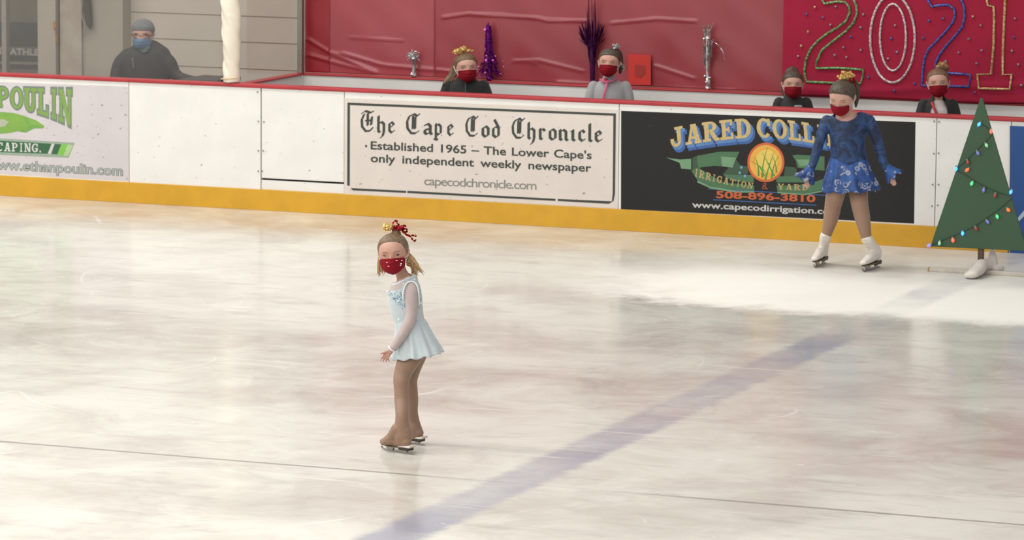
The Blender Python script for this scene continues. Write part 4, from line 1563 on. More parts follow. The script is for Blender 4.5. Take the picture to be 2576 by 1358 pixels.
LEGF = [(1048, 872, 14, 28, 28), (1049, 892, 16, 25, 26), (1041, 925, 24, 19), (1035, 955, df_ * .55, 15.5), (1035, 980, df_ * .65, 16), (1036, 1005, df_ * .75, 16.5), (1036, 1035, dfa * .95, 15.5), (1040, 1058, dfa, 15.5)]
slim = lambda R, k=.86: [(r[0], r[1], r[2]) + tuple(q * k for q in r[3:]) for r in R]
geo += [g.tube(slim(LEGN) + [(1012, 1085, dna, 13), (1004, 1100, dn, 8)]), g.tube(slim(LEGF) + [(1042, 1080, dfa, 13), (1000, 1094, df_, 8)])]
union('body', geo, .0028, M['skin'], kid, 3)
# tights drawn down over the boots
def kid_foot(fr, re, top=True):
    u_, z_ = (fr - re), np.array([0, 0, .034])
    q = lambda a, b: (fr + re) / 2 + u_ * a + z_ * b
    r_ = [(-.26, 3.9, .038, .036), (-.12, 2.9, .038, .036), (.12, 2.0, .033, .034), (.46, 1.5, .022, .027)][0 if top else 2:]
    return [tube([q(a, b) for a, b, _, _ in r_], [c for _, _, c, _ in r_], [d for _, _, _, d in r_], 18, 4), tube([q(.52, 1.42), q(.28, 1.55), q(-.02, 1.85), q(-.30, 2.0)], [.020, .027, .034, .034], [.026, .034, .036, .034], 18, 4)]


tg = kid_foot(nf, nr) + kid_foot(ff, fr_, False) + [g.tube(LEGN + [(1012, 1080, dna, 21, 18), (1014, 1095, dna, 23, 19), (1015, 1106, dna, 21, 17)], n=20),
      g.tube([(1025, 1103, dna, 10, 15), (1008, 1104, dn, 12.5, 15), (986, 1108, dn, 11, 14), (969, 1110, dn, 9, 12)], n=16),
      g.tube([(1000, 1078, dna, 16, 15), (985, 1098, dn, 13, 15), (970, 1107, dn, 9, 12)], n=16),
      g.tube(LEGF + [(1043, 1076, dfa, 18), (1047, 1092, dfa, 19, 16)], n=18),
      g.tube([(1052, 1090, dfa, 9, 14), (1020, 1096, df_, 10, 14), (984, 1092, df_, 8.5, 12)], n=16)]
tg.append(g.tube([(1038, 846, 0, 37, 35), (1040, 866, 0, 39, 38), (1039, 880, 0, 35, 34)], n=22))
union('tights', tg, .004, M['tights'], kid, 9)


def kid_skate(fr, re, dd, heel_q):
    pt, n, z, u, L = skate(kid, g, fr, re, .034)
    # white edge of the boot at the heel
    P = [pt(-.54, 1.15), pt(-.60, 1.62), pt(-.46, 1.5), pt(-.12, 1.2), pt(-.12, 1.12)]
    v, f = prism([p - n * .027 for p in P], n * .054)
    o_ = fix_normals(obj('boot_edge', v, f, M['sole_white'], kid))
    md = o_.modifiers.new('b', 'BEVEL')
    md.width, md.segments = .005, 2


kid_skate(nf, nr, dn, 0)
kid_skate(ff, fr_, df_, 0)
# dress
ice_blue = mat('ice_blue_fabric', C(186, 196, 200), 0.55, var=0.05, vscale=12, sheen=0.3)
TORSO = [(1022, 704, 6, 30, 32), (1021, 718, 4, 37, 42), (1019, 745, 2, 43, 40), (1022, 772, 0, 41.5, 36), (1029, 803, 0, 38, 34), (1034, 824, 0, 38, 35), (1039, 848, 0, 39.5, 37)]


def kid_cut(co):
    p = project(co)
    dd = (co - g.b) @ FH * g.k
    # scoop neckline: lower at the front (left), rising over the shoulder
    yl = np.interp(p[:, 0], [975, 984, 995, 1010, 1025, 1045], [703, 709, 709, 702, 695, 692])
    return p[:, 1] < yl


dress = union('dress', [g.tube(TORSO, n=28)], .0042, [ice_blue, mat('sheer_yoke', C(186, 172, 168), 0.65, var=0.03, sheen=0.2)], kid, 4, cut=kid_cut,
              mids=lambda c: (project(c)[:, 1] < np.interp(project(c)[:, 0], [968, 990, 1006, 1014, 1024], [734, 730, 727, 718, 690])).astype(int))


def skirt(fig, name, rows, m, parent, waves, amp, seed, n=160, thick=.002, vee=0.0):
    """rows: (cx, cy, d, half width, half depth, hem slope) from waist to hem in pixels"""
    R = catmull(np.array(rows, float), 5)
    V = []
    for i, r in enumerate(R):
        u = i / (len(R) - 1)
        for j in range(n):
            a = 2 * math.pi * j / n
            w = 1 + amp * u * math.sin(waves * a + seed) + amp * .5 * u * math.sin((waves * 2 - 3) * a + seed * 2)
            x = r[0] + r[3] * w * math.cos(a)
            P = fig.V(x, r[1] + r[5] * math.cos(a) + (vee * (1 - u) ** 2 * (1 - abs(math.cos(a))) if math.sin(a) < 0 else 0), r[2])
            P = P + FH * (r[4] / fig.k * w * math.sin(a))
            P[2] += amp * .10 * u * u * math.sin(waves * a + seed + 1.2)
            V.append(P)
    Fc = [(i * n + j, i * n + (j + 1) % n, (i + 1) * n + (j + 1) % n, (i + 1) * n + j) for i in range(len(R) - 1) for j in range(n)]
    o_ = obj(name, V, Fc, m, parent, True)
    md = o_.modifiers.new('t', 'SOLIDIFY')
    md.thickness = thick
    return o_


skirt(g, 'skirt', [(1030, 803, 0, 36.5, 32.5, -2), (1033, 810, 0, 39.5, 36, -2), (1037, 826, 0, 42.5, 40, -3), (1042, 850, 0, 50, 46, -3), (1047, 875, 0, 59, 53, -5), (1049, 894, 0, 64, 58, -8)], ice_blue, dress, 11, .055, 1.3)
skirt(g, 'underskirt', [(1034, 815, 0, 38, 36, -2), (1040, 850, 0, 45, 42, -2), (1043, 886, 0, 49, 47, -5)], mat('white_lining', C(196, 206, 208), 0.6), dress, 8, .05, .4)
sheer = mat('mauve_mesh', C(176, 160, 158), 0.65, var=0.04, vscale=30, sheen=0.2)
SL = [(1034, 720, -36, 17.5, 15), (1034.5, 738, -39, 18), (1036, 768, -42, 15.5), (1035, 790, -43, 14), (1030, 808, -44, 14.5), (1017, 833, -46, 13.5), (1001, 858, -47, 11.5), (990, 875, -48, 9.6)]
slv = union('sleeve', [g.tube(SL, n=22)], .0035, sheer, kid, 3)
union('sleeve', [g.tube([(1010, 722, 38, 16), (1016, 750, 42, 14), (1024, 785, 44, 12), (1034, 815, 44, 12), (1046, 850, 40, 10), (1049, 866, 36, 8)], n=18)], .0042, sheer, kid, 3)
trimm = mat('white_trim', C(214, 222, 224), 0.5)
v, f = tube(catmull([g.V(1014, 752, -46), g.V(1015, 731, -50), g.V(1022, 714, -50), g.V(1033, 708, -46), g.V(1044, 711, -46), g.V(1051, 724, -48), g.V(1054, 745, -46), g.V(1055, 765, -42)], 4), 2.2 / g.k, n=8, sub=1)
obj('shoulder_trim', v, f, trimm, dress, True)
v, f = tube([g.V(978, 871, -50), g.V(984, 880, -60), g.V(994, 884, -54), g.V(1001, 880, -46)], 1.9 / g.k, n=8)
obj('cuff', v, f, trimm, slv, True)


def tree_of(o_):
    me = o_.data
    off = origin(o_.parent) if o_.parent else np.zeros(3)
    return BVHTree.FromPolygons([tuple(np.array(q.co) + off) for q in me.vertices], [tuple(p.vertices) for p in me.polygons])


def hit(bv, x, y):
    r = ray(x, y)
    r = r / np.linalg.norm(r)
    h_ = bv.ray_cast(Vector(CAM), Vector(r))
    return (None, None) if h_[0] is None else (np.array(h_[0]), np.array(h_[1]))


bv = tree_of(dress)
# neck edging hugging the scoop
ng = []
for x, y in ((981, 712), (988, 712.5), (997, 711), (1008, 706), (1018, 701), (1030, 697)):
    P, N = hit(bv, x, y + 3)
    if P is not None:
        ng.append(P)
if len(ng) > 2:
    v, f = tube(ng, 2.6 / g.k, n=8)
    obj('neck_edging', v, f, trimm, dress, True)
rr = random.Random(3)
cols = [mat('aqua_bead', C(120, 164, 184), 0.3, var=0), mat('grey_blue_bead', C(118, 136, 150), 0.35, var=0), mat('pale_bead', C(190, 214, 222), 0.25, var=0)]
bd = [[], [], []]
BP = [(979, 737), (1008, 738), (1014, 727), (1018, 750), (1003, 742), (985, 748), (992, 752), (1002, 760), (1012, 765), (1016, 772)]
for k in range(150):
    a, b = rr.choice(BP), rr.choice(BP)
    t = rr.random()
    x, y = a[0] + (b[0] - a[0]) * t + rr.gauss(0, 3), a[1] + (b[1] - a[1]) * t + rr.gauss(0, 3)
    P, N = hit(bv, x, y)
    if P is not None and x < 1018:
        bd[rr.randrange(3)].append(ball(P, rr.uniform(.8, 2.0) / g.k, 6))
for k in range(40):
    y = rr.uniform(722, 775)
    P, N = hit(bv, 1054 + 4 * math.sin((y - 700) / 25) + rr.gauss(0, 2.5), y)
    if P is not None:
        bd[rr.randrange(3)].append(ball(P, rr.uniform(.6, 1.4) / g.k, 6))
for q, m_ in zip(bd, cols):
    if q:
        o_ = obj('beading', *join(q), m_, dress, True)
        o_['kind'] = 'stuff'
spark = mat('crystal_sequin', C(250, 250, 250), 0.05, metal=0.2, var=0, spec=1.0)
for x, y in ((1043, 702.5), (1015.5, 713.5), (975, 733), (1059, 763), (1003, 803.5), (1002, 757)):
    P, N = hit(bv, x, y)
    if P is None:
        P = g.V(x, y, -20)
    v, f = ball(P, 2.3 / g.k, 10)
    obj('sequin', v, f, spark, dress, True)

# hair, bow, face
hair_b = hair_mat('light_brown_hair', C(122, 98, 74), C(92, 72, 54))
hair_bl = hair_mat('blonde_hair', C(208, 176, 128), C(168, 134, 92))
v, f = hd.shell(lambda q: hairline(q, .865, .50, .26), .06, .05)
hair = fix_normals(obj('hair', v, f, hair_b, kid, True))
v, f = g.tube([(996, 592, 4, 15, 15), (997, 583, 6, 11), (998, 577, 8, 9)])
obj('ponytail', v, f, hair_b, hair, True)


def strands(name, fig, roots, ends, n, w, m, parent, seed, lift=6, curl=4):
    r = random.Random(seed)
    G = []
    for k in range(n):
        t = r.random()
        a = np.array(roots[0], float) * (1 - t) + np.array(roots[1], float) * t + np.array([r.gauss(0, .8), r.gauss(0, 1.5), r.gauss(0, 4)])
        q = r.random() * (len(ends) - 1)
        i = int(q)
        e = np.array(ends[i], float) * (1 - (q - i)) + np.array(ends[min(i + 1, len(ends) - 1)], float) * (q - i)
        e = a + (e - a) * r.uniform(.72, 1.06) + np.array([r.gauss(0, 1.5), r.gauss(0, 2), r.gauss(0, 5)])
        ph, am = r.uniform(0, 6.28), r.uniform(.4, 1) * curl
        rows = []
        for f_ in (0, .2, .4, .6, .8, 1.0):
            p = a + (e - a) * f_ + np.array([math.sin(ph + f_ * 6) * am * f_ + lift * math.sin(f_ * math.pi) * .6, -abs(lift) * math.sin(f_ * math.pi) * .25, math.cos(ph + f_ * 5) * am * f_])
            rows.append((*p, w * (1 - .65 * f_)))
        G.append(fig.tube(rows, n=5, sub=3))
    return obj(name, *join(G), m, parent, True)


strands('loose_hair', g, [(1027, 635, 2), (1024, 664, 8)], [(1066, 688, 0), (1060, 686, 2), (1054, 672, 4), (1050, 690, 4), (1044, 694, 6), (1036, 690, 8)], 220, 1.0, hair_bl, hair, 5, 7, 2.5)
strands('loose_hair', g, [(954, 626, 6), (957, 650, 12)], [(950, 690, 8), (954, 694, 8), (957, 680, 12), (965, 690, 14), (974, 688, 16)], 130, 1.0, hair_bl, hair, 6, -3, 2.0)
bw = obj('hair_bow', *g.tube([(990, 577, 2, 5), (1001, 576, 2, 5)]), M['redfoil'], kid, True)
bow(bw, 'gold_ribbon', g, loops(975, 578, -2, 14, 8, 1, 1.1) + [[(982, 577, -4), (972, 570, -6), (969, 578, -6), (968, 584, -6)]], M['goldfoil'], 3.2, 1)
bow(bw, 'red_ribbon', g, [[(985, 574, -4), (993, 569, -8), (1002, 572, -8), (1011, 574, -6)], [(990, 572, -4), (1000, 578, -8), (1010, 570, -6), (1017, 566, -6), (1021, 571, -4)],
                          [(1002, 574, -6), (1012, 582, -8), (1020, 588, -6), (1025, 593, -4)], [(1006, 576, -2), (1018, 584, -4), (1030, 594, -4), (1038, 592, -6), (1046, 594, -4), (1044, 590, -4)],
                          [(1024, 590, -2), (1034, 596, -4), (1038, 603, -4), (1044, 606, -4), (1046, 602, -2)], [(992, 572, 0), (988, 562, -2), (994, 556, -4), (999, 554, -2), (996, 560, 0)],
                          [(996, 572, 2), (1003, 564, 0), (998, 560, -2)], [(1012, 572, 0), (1022, 576, 0), (1024, 582, 0), (1014, 584, 0)]] + loops(1006, 576, 0, 14, 7, 9, .7), M['redfoil'], 2.6, 2)
mk = face_parts(hd, kid, gaze=0.2, squint=.3, tb=.0, tt=.43, half=58)
bm_ = tree_of(mk)
for x, y in ((974, 660), (978, 669.5), (997, 655.5), (1010, 655), (1008, 663), (1007, 667)):
    P, N = hit(bm_, x, y)
    if P is not None:
        v, f = strip([P - RT0 * 3 / g.k, P - FH * .001, P + RT0 * 3 / g.k + np.array([0, 0, .002])], 0.9 / g.k, 0, .0008, 2)
        obj('sequin', v, f, spark, mk)

# ------------------------------------------------------------------ the older skater in blue beside the boards
M['tights_far'] = mat('beige_tights', C(150, 118, 97), 0.6, var=0.05, vscale=10, sheen=0.15)
lf, lr = ice(2050, 673.5), ice(2076, 662)
rf, rr_ = ice(2173, 684), ice(2211, 672)
base = (lf + lr + rf + rr_) / 4
B = Fig(base)
dl, dr = B.d_of((lf + lr) / 2), B.d_of((rf + rr_) / 2)
girl = thing('person', 'skater in blue velvet dress and red mask standing before the black advert', 'person', base)
hb = Head(B, 2120, 243, -4, 82, yaw=24, pitch=24, roll=-3, w=.76)
geo = hb.geo()
geo += [B.tube([(2128, 266, 4, 17, 17), (2129, 284, 6, 17, 17), (2130, 296, 6, 30, 24)]),
        B.tube([(2130, 296, 6, 30, 22), (2131, 306, 4, 48, 28), (2132, 330, 2, 42, 30), (2133, 360, 0, 40, 29), (2134, 392, 0, 39, 27), (2134, 420, 0, 44, 30), (2134, 440, 0, 40, 28)])]
ARL = [(2080, 304, 4, 15), (2071, 326, 2, 15), (2063, 352, 0, 13), (2055, 378, 0, 12.5), (2048, 402, -4, 11), (2040, 425, -8, 9)]
ARR = [(2186, 302, 4, 15), (2196, 324, 2, 15), (2205, 350, 0, 13.5), (2213, 376, 0, 12.5), (2220, 400, -4, 11), (2229, 424, -8, 9)]
shr = lambda R, k: [tuple(r[:3]) + tuple(q * k for q in r[3:]) for r in R]
geo += [B.tube(shr(ARL, .8) + [(2036, 440, -10, 6)]), B.tube(shr(ARR, .8) + [(2238, 440, -10, 6)])]
geo += hand_geo(B, (2036, 440, -10), (2032, 454, -12), [(2024, 470, -14), (2028, 473, -13), (2032, 474, -12), (2036, 472, -11)], 7.5, thumb=(2038, 464, -18))
geo += hand_geo(B, (2239, 442, -10), (2246, 454, -12), [(2245, 466, -14), (2249, 468, -13), (2253, 467, -12), (2255, 463, -11)], 7.0, thumb=(2240, 462, -18))
LL = [(2110, 440, 0, 27, 27), (2104, 480, 0, 25, 25), (2097, 510, dl * .4, 22), (2091, 545, dl * .7, 19.5), (2084, 572, dl * .9, 16), (2078, 594, dl, 12.5)]
LR = [(2158, 440, 0, 27, 27), (2159, 480, 0, 25, 25), (2162, 510, dr * .4, 22), (2169, 545, dr * .7, 20), (2175, 575, dr * .9, 16.5), (2180, 600, dr, 13)]
geo += [B.tube(shr(LL, .85)), B.tube(shr(LR, .85))]
for fr, re, q in ((lf, lr, LL[-1]), (rf, rr_, LR[-1])):
    ct, ux, zz = (fr + re) / 2, fr - re, np.array([0, 0, .05])
    geo.append(tube([B.V(*q[:3]), ct - ux * .31 + zz * 2.6, ct - ux * .2 + zz * 1.9, ct + ux * .3 + zz * 1.6], [.03, .026, .024, .018], n=12))
union('body', geo, .0052, M['skin_far'], girl, 3)
union('tights', [B.tube(LL), B.tube(LR)], .005, M['tights_far'], girl, 3)
for fr, re, dd, top in ((lf, lr, dl, (2077, 594)), (rf, rr_, dr, (2181, 602))):
    pt, n, z, u, L = skate(girl, B, fr, re, .05)
    ank = pt(-.36, 2.6)
    tp = B.V(*top, dd)
    q = [pt(.56, 1.45), pt(.36, 1.6), pt(.08, 1.9), pt(-.2, 2.15), pt(-.36, 2.1)]
    ft = tube(q, [.018, .028, .04, .045, .04], [.030, .038, .038, .036, .034], 18, 4)
    lg = tube([pt(-.34, 1.65), pt(-.31, 2.6), ank * .5 + tp * .5 + u * .012, tp], [.034, .040, .041, .045], [.036, .041, .043, .046], 18, 4)
    bo = union('boot', [ft, lg], .005, M['boot'], girl, 4)
    gl = []
    for k in range(6):
        t = k / 5
        c = pt(.20, 2.35) * (1 - t) + (tp + u * .045) * t
        gl.append(tube([c - n * .018 + u * .004, c + u * .016 + z * .004, c + n * .018 + u * .004], .0028, n=6))
    obj('laces', *join(gl), M['loop'], bo, True)


def velvet():
    m, nt, p = new_mat('crushed_blue_velvet')
    n = noise(nt, 9, 6, 0.65, dist=1.2).step(0.38, 0.64)
    nt.links.new(mixc(nt, n, C(16, 30, 58), C(40, 72, 122)).k, p.inputs['Base Color'])
    p.inputs['Roughness'].default_value = 0.6
    p.inputs['Sheen Weight'].default_value = 0.25
    p.inputs['Sheen Tint'].default_value = C(60, 110, 190)
    return m


def swirl():
    m, nt, p = new_mat('blue_swirl_print')
    tc = nt.nodes.new('ShaderNodeTexCoord')
    v = nt.nodes.new('ShaderNodeTexVoronoi')
    v.inputs['Scale'].default_value = 17
    nt.links.new(tc.outputs['Object'], v.inputs['Vector'])
    d = S(nt, v.outputs['Distance'])
    ring = (d - 0.36).abs().step(0.11, 0.04) * noise(nt, 16, 2, loc=(4, 4, 4)).step(0.40, 0.52)
    core = (d - 0.10).abs().step(0.08, 0.03)
    c = mixc(nt, noise(nt, 7, 3).step(0.35, 0.65), C(28, 54, 108), C(42, 84, 150))
    c = mixc(nt, ring.op('MAXIMUM', core * 0.7) * 0.75, c, C(164, 166, 180))
    nt.links.new(c.k, p.inputs['Base Color'])
    p.inputs['Roughness'].default_value = 0.6
    return m


M['velvet'], M['swirl'] = velvet(), swirl()
BT = [(2130, 284, 6, 34, 24), (2131, 293, 5, 54, 28), (2131, 304, 4, 60, 30), (2132, 325, 2, 50, 33), (2132, 350, 0, 44, 33), (2133, 380, 0, 44, 31), (2135, 402, 0, 46, 31), (2132, 420, 0, 40, 31), (2128, 430, 0, 24, 31)]


def girl_cut(co):
    p = project(co)
    yl = 304.5 - 20 * (np.abs(p[:, 0] - 2126) / 34) ** 2.2
    yl = np.where(np.abs(p[:, 0] - 2126) < 46, yl, 0)
    dd = (co - B.b) @ FH * B.k
    back = 292 - 10 * (np.abs(p[:, 0] - 2126) / 34) ** 2
    return p[:, 1] < np.where(dd < 12, yl, back)


bod = union('dress', [B.tube(BT, n=28), B.tube(ARL[:-1] + [(2041, 422, -8, 9.8)], n=18), B.tube(ARR[:-1] + [(2228, 421, -8, 9.8)], n=18)], .005, M['velvet'], girl, 9, cut=girl_cut)
skirt(B, 'skirt', [(2134, 393, 0, 43, 30, 0), (2134, 404, 0, 48, 35, 1), (2136, 430, 0, 56, 42, 4), (2139, 455, 0, 65, 50, 3), (2140, 479, 0, 70, 55, -2)], M['swirl'], bod, 9, .08, 2.2, vee=20)
for pts_, sd in ((((2041, 418), (2033, 440), (2024, 452), 9, 25), -1), (((2229, 417), (2241, 432), (2250, 443), 9, 24), 1)):
    (a0, a1, a2, w0, w1) = pts_
    n_, V_ = 48, []
    P0, P1, P2 = (np.array(B.V(*q, -9)) for q in (a0, a1, a2))
    ax = (P2 - P0) / np.linalg.norm(P2 - P0)
    sd_ = np.cross(ax, FH)
    sd_ /= np.linalg.norm(sd_)
    rows = 7
    for i in range(rows):
        t = i / (rows - 1)
        c = (1 - t) ** 2 * P0 + 2 * t * (1 - t) * P1 + t * t * P2
        for j in range(n_):
            a = 2 * math.pi * j / n_
            w = (w0 + (w1 - w0) * t ** 1.3) / B.k * (1 + .16 * t * math.sin(7 * a + sd))
            V_.append(c + sd_ * w * math.cos(a) + FH * w * .75 * math.sin(a) + ax * .014 * t * math.sin(7 * a + 1))
    F_ = [(i * n_ + j, i * n_ + (j + 1) % n_, (i + 1) * n_ + (j + 1) % n_, (i + 1) * n_ + j) for i in range(rows - 1) for j in range(n_)]
    o_ = obj('cuff_frill', V_, F_, M['swirl'], bod, True)
    o_.modifiers.new('t', 'SOLIDIFY').thickness = .0015
hair_d = hair_mat('dark_brown_hair', C(84, 70, 56), C(56, 45, 36))
v, f = hb.shell(lambda q: hairline(q, .80, .48, .26), .06, .045)
hr = fix_normals(obj('hair', v, f, hair_d, girl, True))
v, f = B.tube([(2136, 207, 6, 10), (2146, 206, 14, 9), (2155, 218, 20, 8), (2156, 240, 20, 7), (2154, 258, 18, 5), (2153, 268, 16, 2.5)], n=14)
obj('ponytail', v, f, hair_d, hr, True)
bw = obj('hair_bow', *B.tube([(2130, 203, -2, 4), (2143, 203, -2, 4)]), M['goldfoil'], girl, True)
bow(bw, 'gold_ribbon', B, loops(2123, 198, -6, 15, 10, 4, 1.0) + loops(2138, 194, -6, 13, 9, 14, 1.0), M['goldfoil'], 3.0, 4)
bow(bw, 'red_ribbon', B, loops(2140, 206, -6, 12, 7, 5, .5) + [[(2140, 204, -4), (2148, 206, -6), (2153, 214, -4), (2152, 219, -4)], [(2136, 200, -4), (2146, 196, -6), (2150, 203, -4)]], M['redfoil'], 2.6, 5)
face_parts(hb, girl, squint=.15, tb=.03, tt=.40, half=52)


# ------------------------------------------------------------------ the children behind the boards
def child(label, x, ytop, ychin, ysh, halfsh, Y, jacket, hair, yaw=0, pitch=0, roll=0, wid=.76, front=.78, collar=None, open_front=None, zipper=None, shape=1.0, mask=None, group=None):
    c = onY(x, (ytop + ychin) / 2, Y)
    base = np.array([c[0], c[1], 0.0])
    G = Fig(base)
    yf = float(project([base])[0][1])
    root = thing('person', label, 'person', base)
    H = (ychin - ytop) * .96
    h = Head(G, x, (ytop + ychin) / 2 + 1, -4, H, yaw, pitch, roll, wid)
    geo = h.geo()
    yh = ysh + (yf - ysh) * .42
    geo += [G.tube([(x, ychin - 18, 4, 13, 13), (x, ychin + 4, 6, 13, 13), (x, ysh + 8, 6, 15, 13)]),
            G.tube([(x, ysh + 20, 6, halfsh * .48, 18), (x, ysh + 36, 4, halfsh * .66, 26), (x, ysh + 75, 2, halfsh * .6, 24), (x, yh, 0, halfsh * .66, 26)])]
    arms = []
    for sd in (-1, 1):
        arms.append([(x + sd * halfsh * .70, ysh + 10, 4, 14 * shape, 14), (x + sd * halfsh * .84, ysh + 40, 2, 14.5 * shape, 14), (x + sd * halfsh * .88, ysh + 80, 0, 13 * shape, 12), (x + sd * halfsh * .86, ysh + 125, -8, 11 * shape, 11), (x + sd * halfsh * .8, ysh + 160, -16, 9, 9)])
        geo.append(G.tube([tuple(r[:3]) + (r[3] * .7,) for r in arms[-1]] + [(x + sd * halfsh * .78, ysh + 176, -18, 6)]))
        geo += hand_geo(G, (x + sd * halfsh * .78, ysh + 174, -18), (x + sd * halfsh * .77, ysh + 188, -20), [(x + sd * (halfsh * .77 + q), ysh + 208 - abs(q), -22) for q in (-5, -1.5, 2, 5)], 7, thumb=(x + sd * (halfsh * .77 - 9), ysh + 196, -26))
        geo.append(G.tube([(x + sd * halfsh * .34, yh - 10, 0, 20, 20), (x + sd * halfsh * .36, (yh + yf) / 2, -2, 14, 15), (x + sd * halfsh * .38, yf - 22, 2, 9, 10)]))
    union('body', geo, .0065, M['skin_far'], root, 3)
    leg = []
    for sd in (-1, 1):
        leg.append(G.tube([(x + sd * halfsh * .33, yh - 20, 0, 24, 24), (x + sd * halfsh * .36, (yh + yf) / 2, -2, 18, 18), (x + sd * halfsh * .38, yf - 30, 2, 13, 13)]))
        bt = base + RT0 * sd * halfsh * .38 / G.k
        v, f = tube([bt + np.array([0, 0, .05]) + FH * .05, bt + np.array([0, 0, .05]) - FH * .06, bt + np.array([0, 0, .04]) - FH * .15], [.046, .046, .036], [.042, .042, .036], depth=np.array([0, 0, 1.0]), n=14)
        v[:, 2] = np.maximum(v[:, 2], 0.0)
        obj('shoe', v, f, M['dark'], root, True)
    union('trousers', leg, .008, mat('dark_leggings', C(44, 44, 50), 0.7), root, 3)
    k = halfsh
    jg = [G.tube([(x, ysh - 10, 6, k * .30, 15), (x, ysh + 2, 6, k * .56, 22), (x, ysh + 14, 5, k * .74, 28), (x, ysh + 40, 3, k * .74, 33), (x, ysh + 80, 2, k * .68, 32), (x, yh - 10, 0, k * .72, 33)], n=26)]
    jg += [G.tube(a, n=18) for a in arms]
    if collar:
        jg.append(G.tube([(x, ysh - collar, 8, k * .27, 16), (x, ysh - 2, 6, k * .36, 19)], n=22))
    cut = None
    if open_front:
        def cut(co):
            p = project(co)
            dd = (co - G.b) @ FH * G.k
            w = np.interp(p[:, 1], [ysh - 20, ysh + 5, ysh + 30, ysh + 60, yh + 40], open_front)
            return (np.abs(p[:, 0] - x - 2) < w) & (dd < 6)
    jk = union('jacket', jg, .0055, jacket, root, 9, cut=cut)
    v, f = h.shell(lambda q: hairline(q, front, .48, .24), .055, .045)
    hs = fix_normals(obj('hair', v, f, hair, root, True))
    face_parts(h, root, squint=.35, tb=.0, tt=.44, half=56)
    return root, G, h, jk, hs


blk = mat('black_fleece', C(28, 29, 30), 0.85, var=0.08, sheen=0.2)
blk2 = mat('black_jacket', C(28, 29, 28), 0.75, var=0.08, sheen=0.15)
gry = mat('grey_fleece', C(158, 158, 160), 0.85, var=0.07, vscale=6, sheen=0.3)
r1, G1, h1, j1, s1 = child("girl in black jacket with gold bow and low ponytail behind the boards", 1172, 131, 207, 204, 64, .62, blk,
                           hair_mat('brown_hair', C(118, 92, 66), C(84, 64, 46)), yaw=-10, roll=3, front=.80, collar=8)
v, f = join([G1.tube([(1150, 150, 16, 8), (1143, 172, 18, 9), (1136, 190, 12, 9), (1124, 204, 2, 8), (1116, 211, -6, 3)], n=14)] + [G1.tube([(1147 + q, 165, 10, 3), (1138 + q, 188, 6, 3), (1120 + q, 210 + q * .5, -6, 1.5)], n=6) for q in (-4, 0, 4, 8)])
obj('ponytail', v, f, s1.data.materials[0], s1, True)
bw = obj('hair_bow', *G1.tube([(1152, 131, -2, 4), (1168, 126, -2, 4)]), M['goldfoil'], r1, True)
bow(bw, 'gold_ribbon', G1, loops(1150, 134, -8, 12, 9, 6, .8) + loops(1166, 127, -8, 10, 8, 7, .9) + loops(1180, 128, -4, 9, 6, 8, .4), M['goldfoil'], 2.6, 6)
v, f = G1.tube([(1171, 206, -27, 1), (1171, 222, -32, 1.2), (1171, 244, -35, 1.2)], n=8)
obj('zip', v, f, mat('dark_zip', C(78, 78, 80), 0.5), j1, True)

r2, G2, h2, j2, s2 = child('girl in grey jacket with pink zip behind the newspaper advert', 1533, 120, 193, 207, 57, .62, gry, hair_d, yaw=8, roll=-3, front=.80, collar=9)
v, f = G2.tube([(1547, 125, 8, 7), (1558, 135, 16, 7), (1562, 160, 20, 6), (1560, 182, 18, 4)], n=12)
obj('ponytail', v, f, hair_d, s2, True)
bw = obj('hair_bow', *G2.tube([(1545, 122, 0, 3), (1554, 119, 0, 3)]), silver, r2, True)
bow(bw, 'silver_ribbon', G2, loops(1551, 118, -4, 9, 8, 11, .8) + [[(1560, 160, 10), (1568, 164, 6), (1572, 174, 4)], [(1560, 160, 10), (1566, 168, 6), (1569, 178, 4)]], silver, 2.4, 7)
pinkz = mat('pink_zip', C(206, 96, 130), 0.6)
v, f = tube([G2.V(1528, 203, -24), G2.V(1524, 222, -33), G2.V(1519, 240, -37), G2.V(1516, 262, -38), G2.V(1514, 320, -36)], 3.0 / G2.k, 1.5 / G2.k, n=8)
obj('zip', v, f, pinkz, j2, True)
v, f = join([tube([G2.V(1510, 200, -12), G2.V(1520, 206, -24), G2.V(1528, 206, -26), G2.V(1542, 203, -22), G2.V(1552, 197, -10)], 2.6 / G2.k, n=8)])
obj('collar_edge', v, f, pinkz, j2, True)
v, f = G2.tube([(1524, 199, -21, 6, 3), (1523, 207, -25, 3, 3)], n=10)
obj('shirt', v, f, mat('red_shirt', C(170, 36, 56), 0.7), r2, True)

r3, G3, h3, j3, s3 = child('girl in plain black jacket behind the black advert near banner edge', 1994, 176, 246, 248, 49, .62, blk2, hair_d, yaw=0, roll=0, front=.79, collar=7)
v, f = join([G3.tube([(1976, 196, 14, 9), (1973, 216, 14, 8), (1974, 234, 8, 7), (1978, 248, 0, 3)], n=12), G3.tube([(1984, 182, 22, 10), (1994, 178, 26, 12), (2003, 184, 22, 9)], n=12)])
obj('ponytail', v, f, hair_d, s3, True)
for q in ((2008, 268),):
    v, f = G3.tube([(q[0] - 8, q[1], -33, 3.5, 2), (q[0] + 8, q[1], -33, 3.5, 2)], n=10)
    obj('chest_patch', v, f, mat('pale_patch', C(150, 150, 150), 0.7), j3, True)

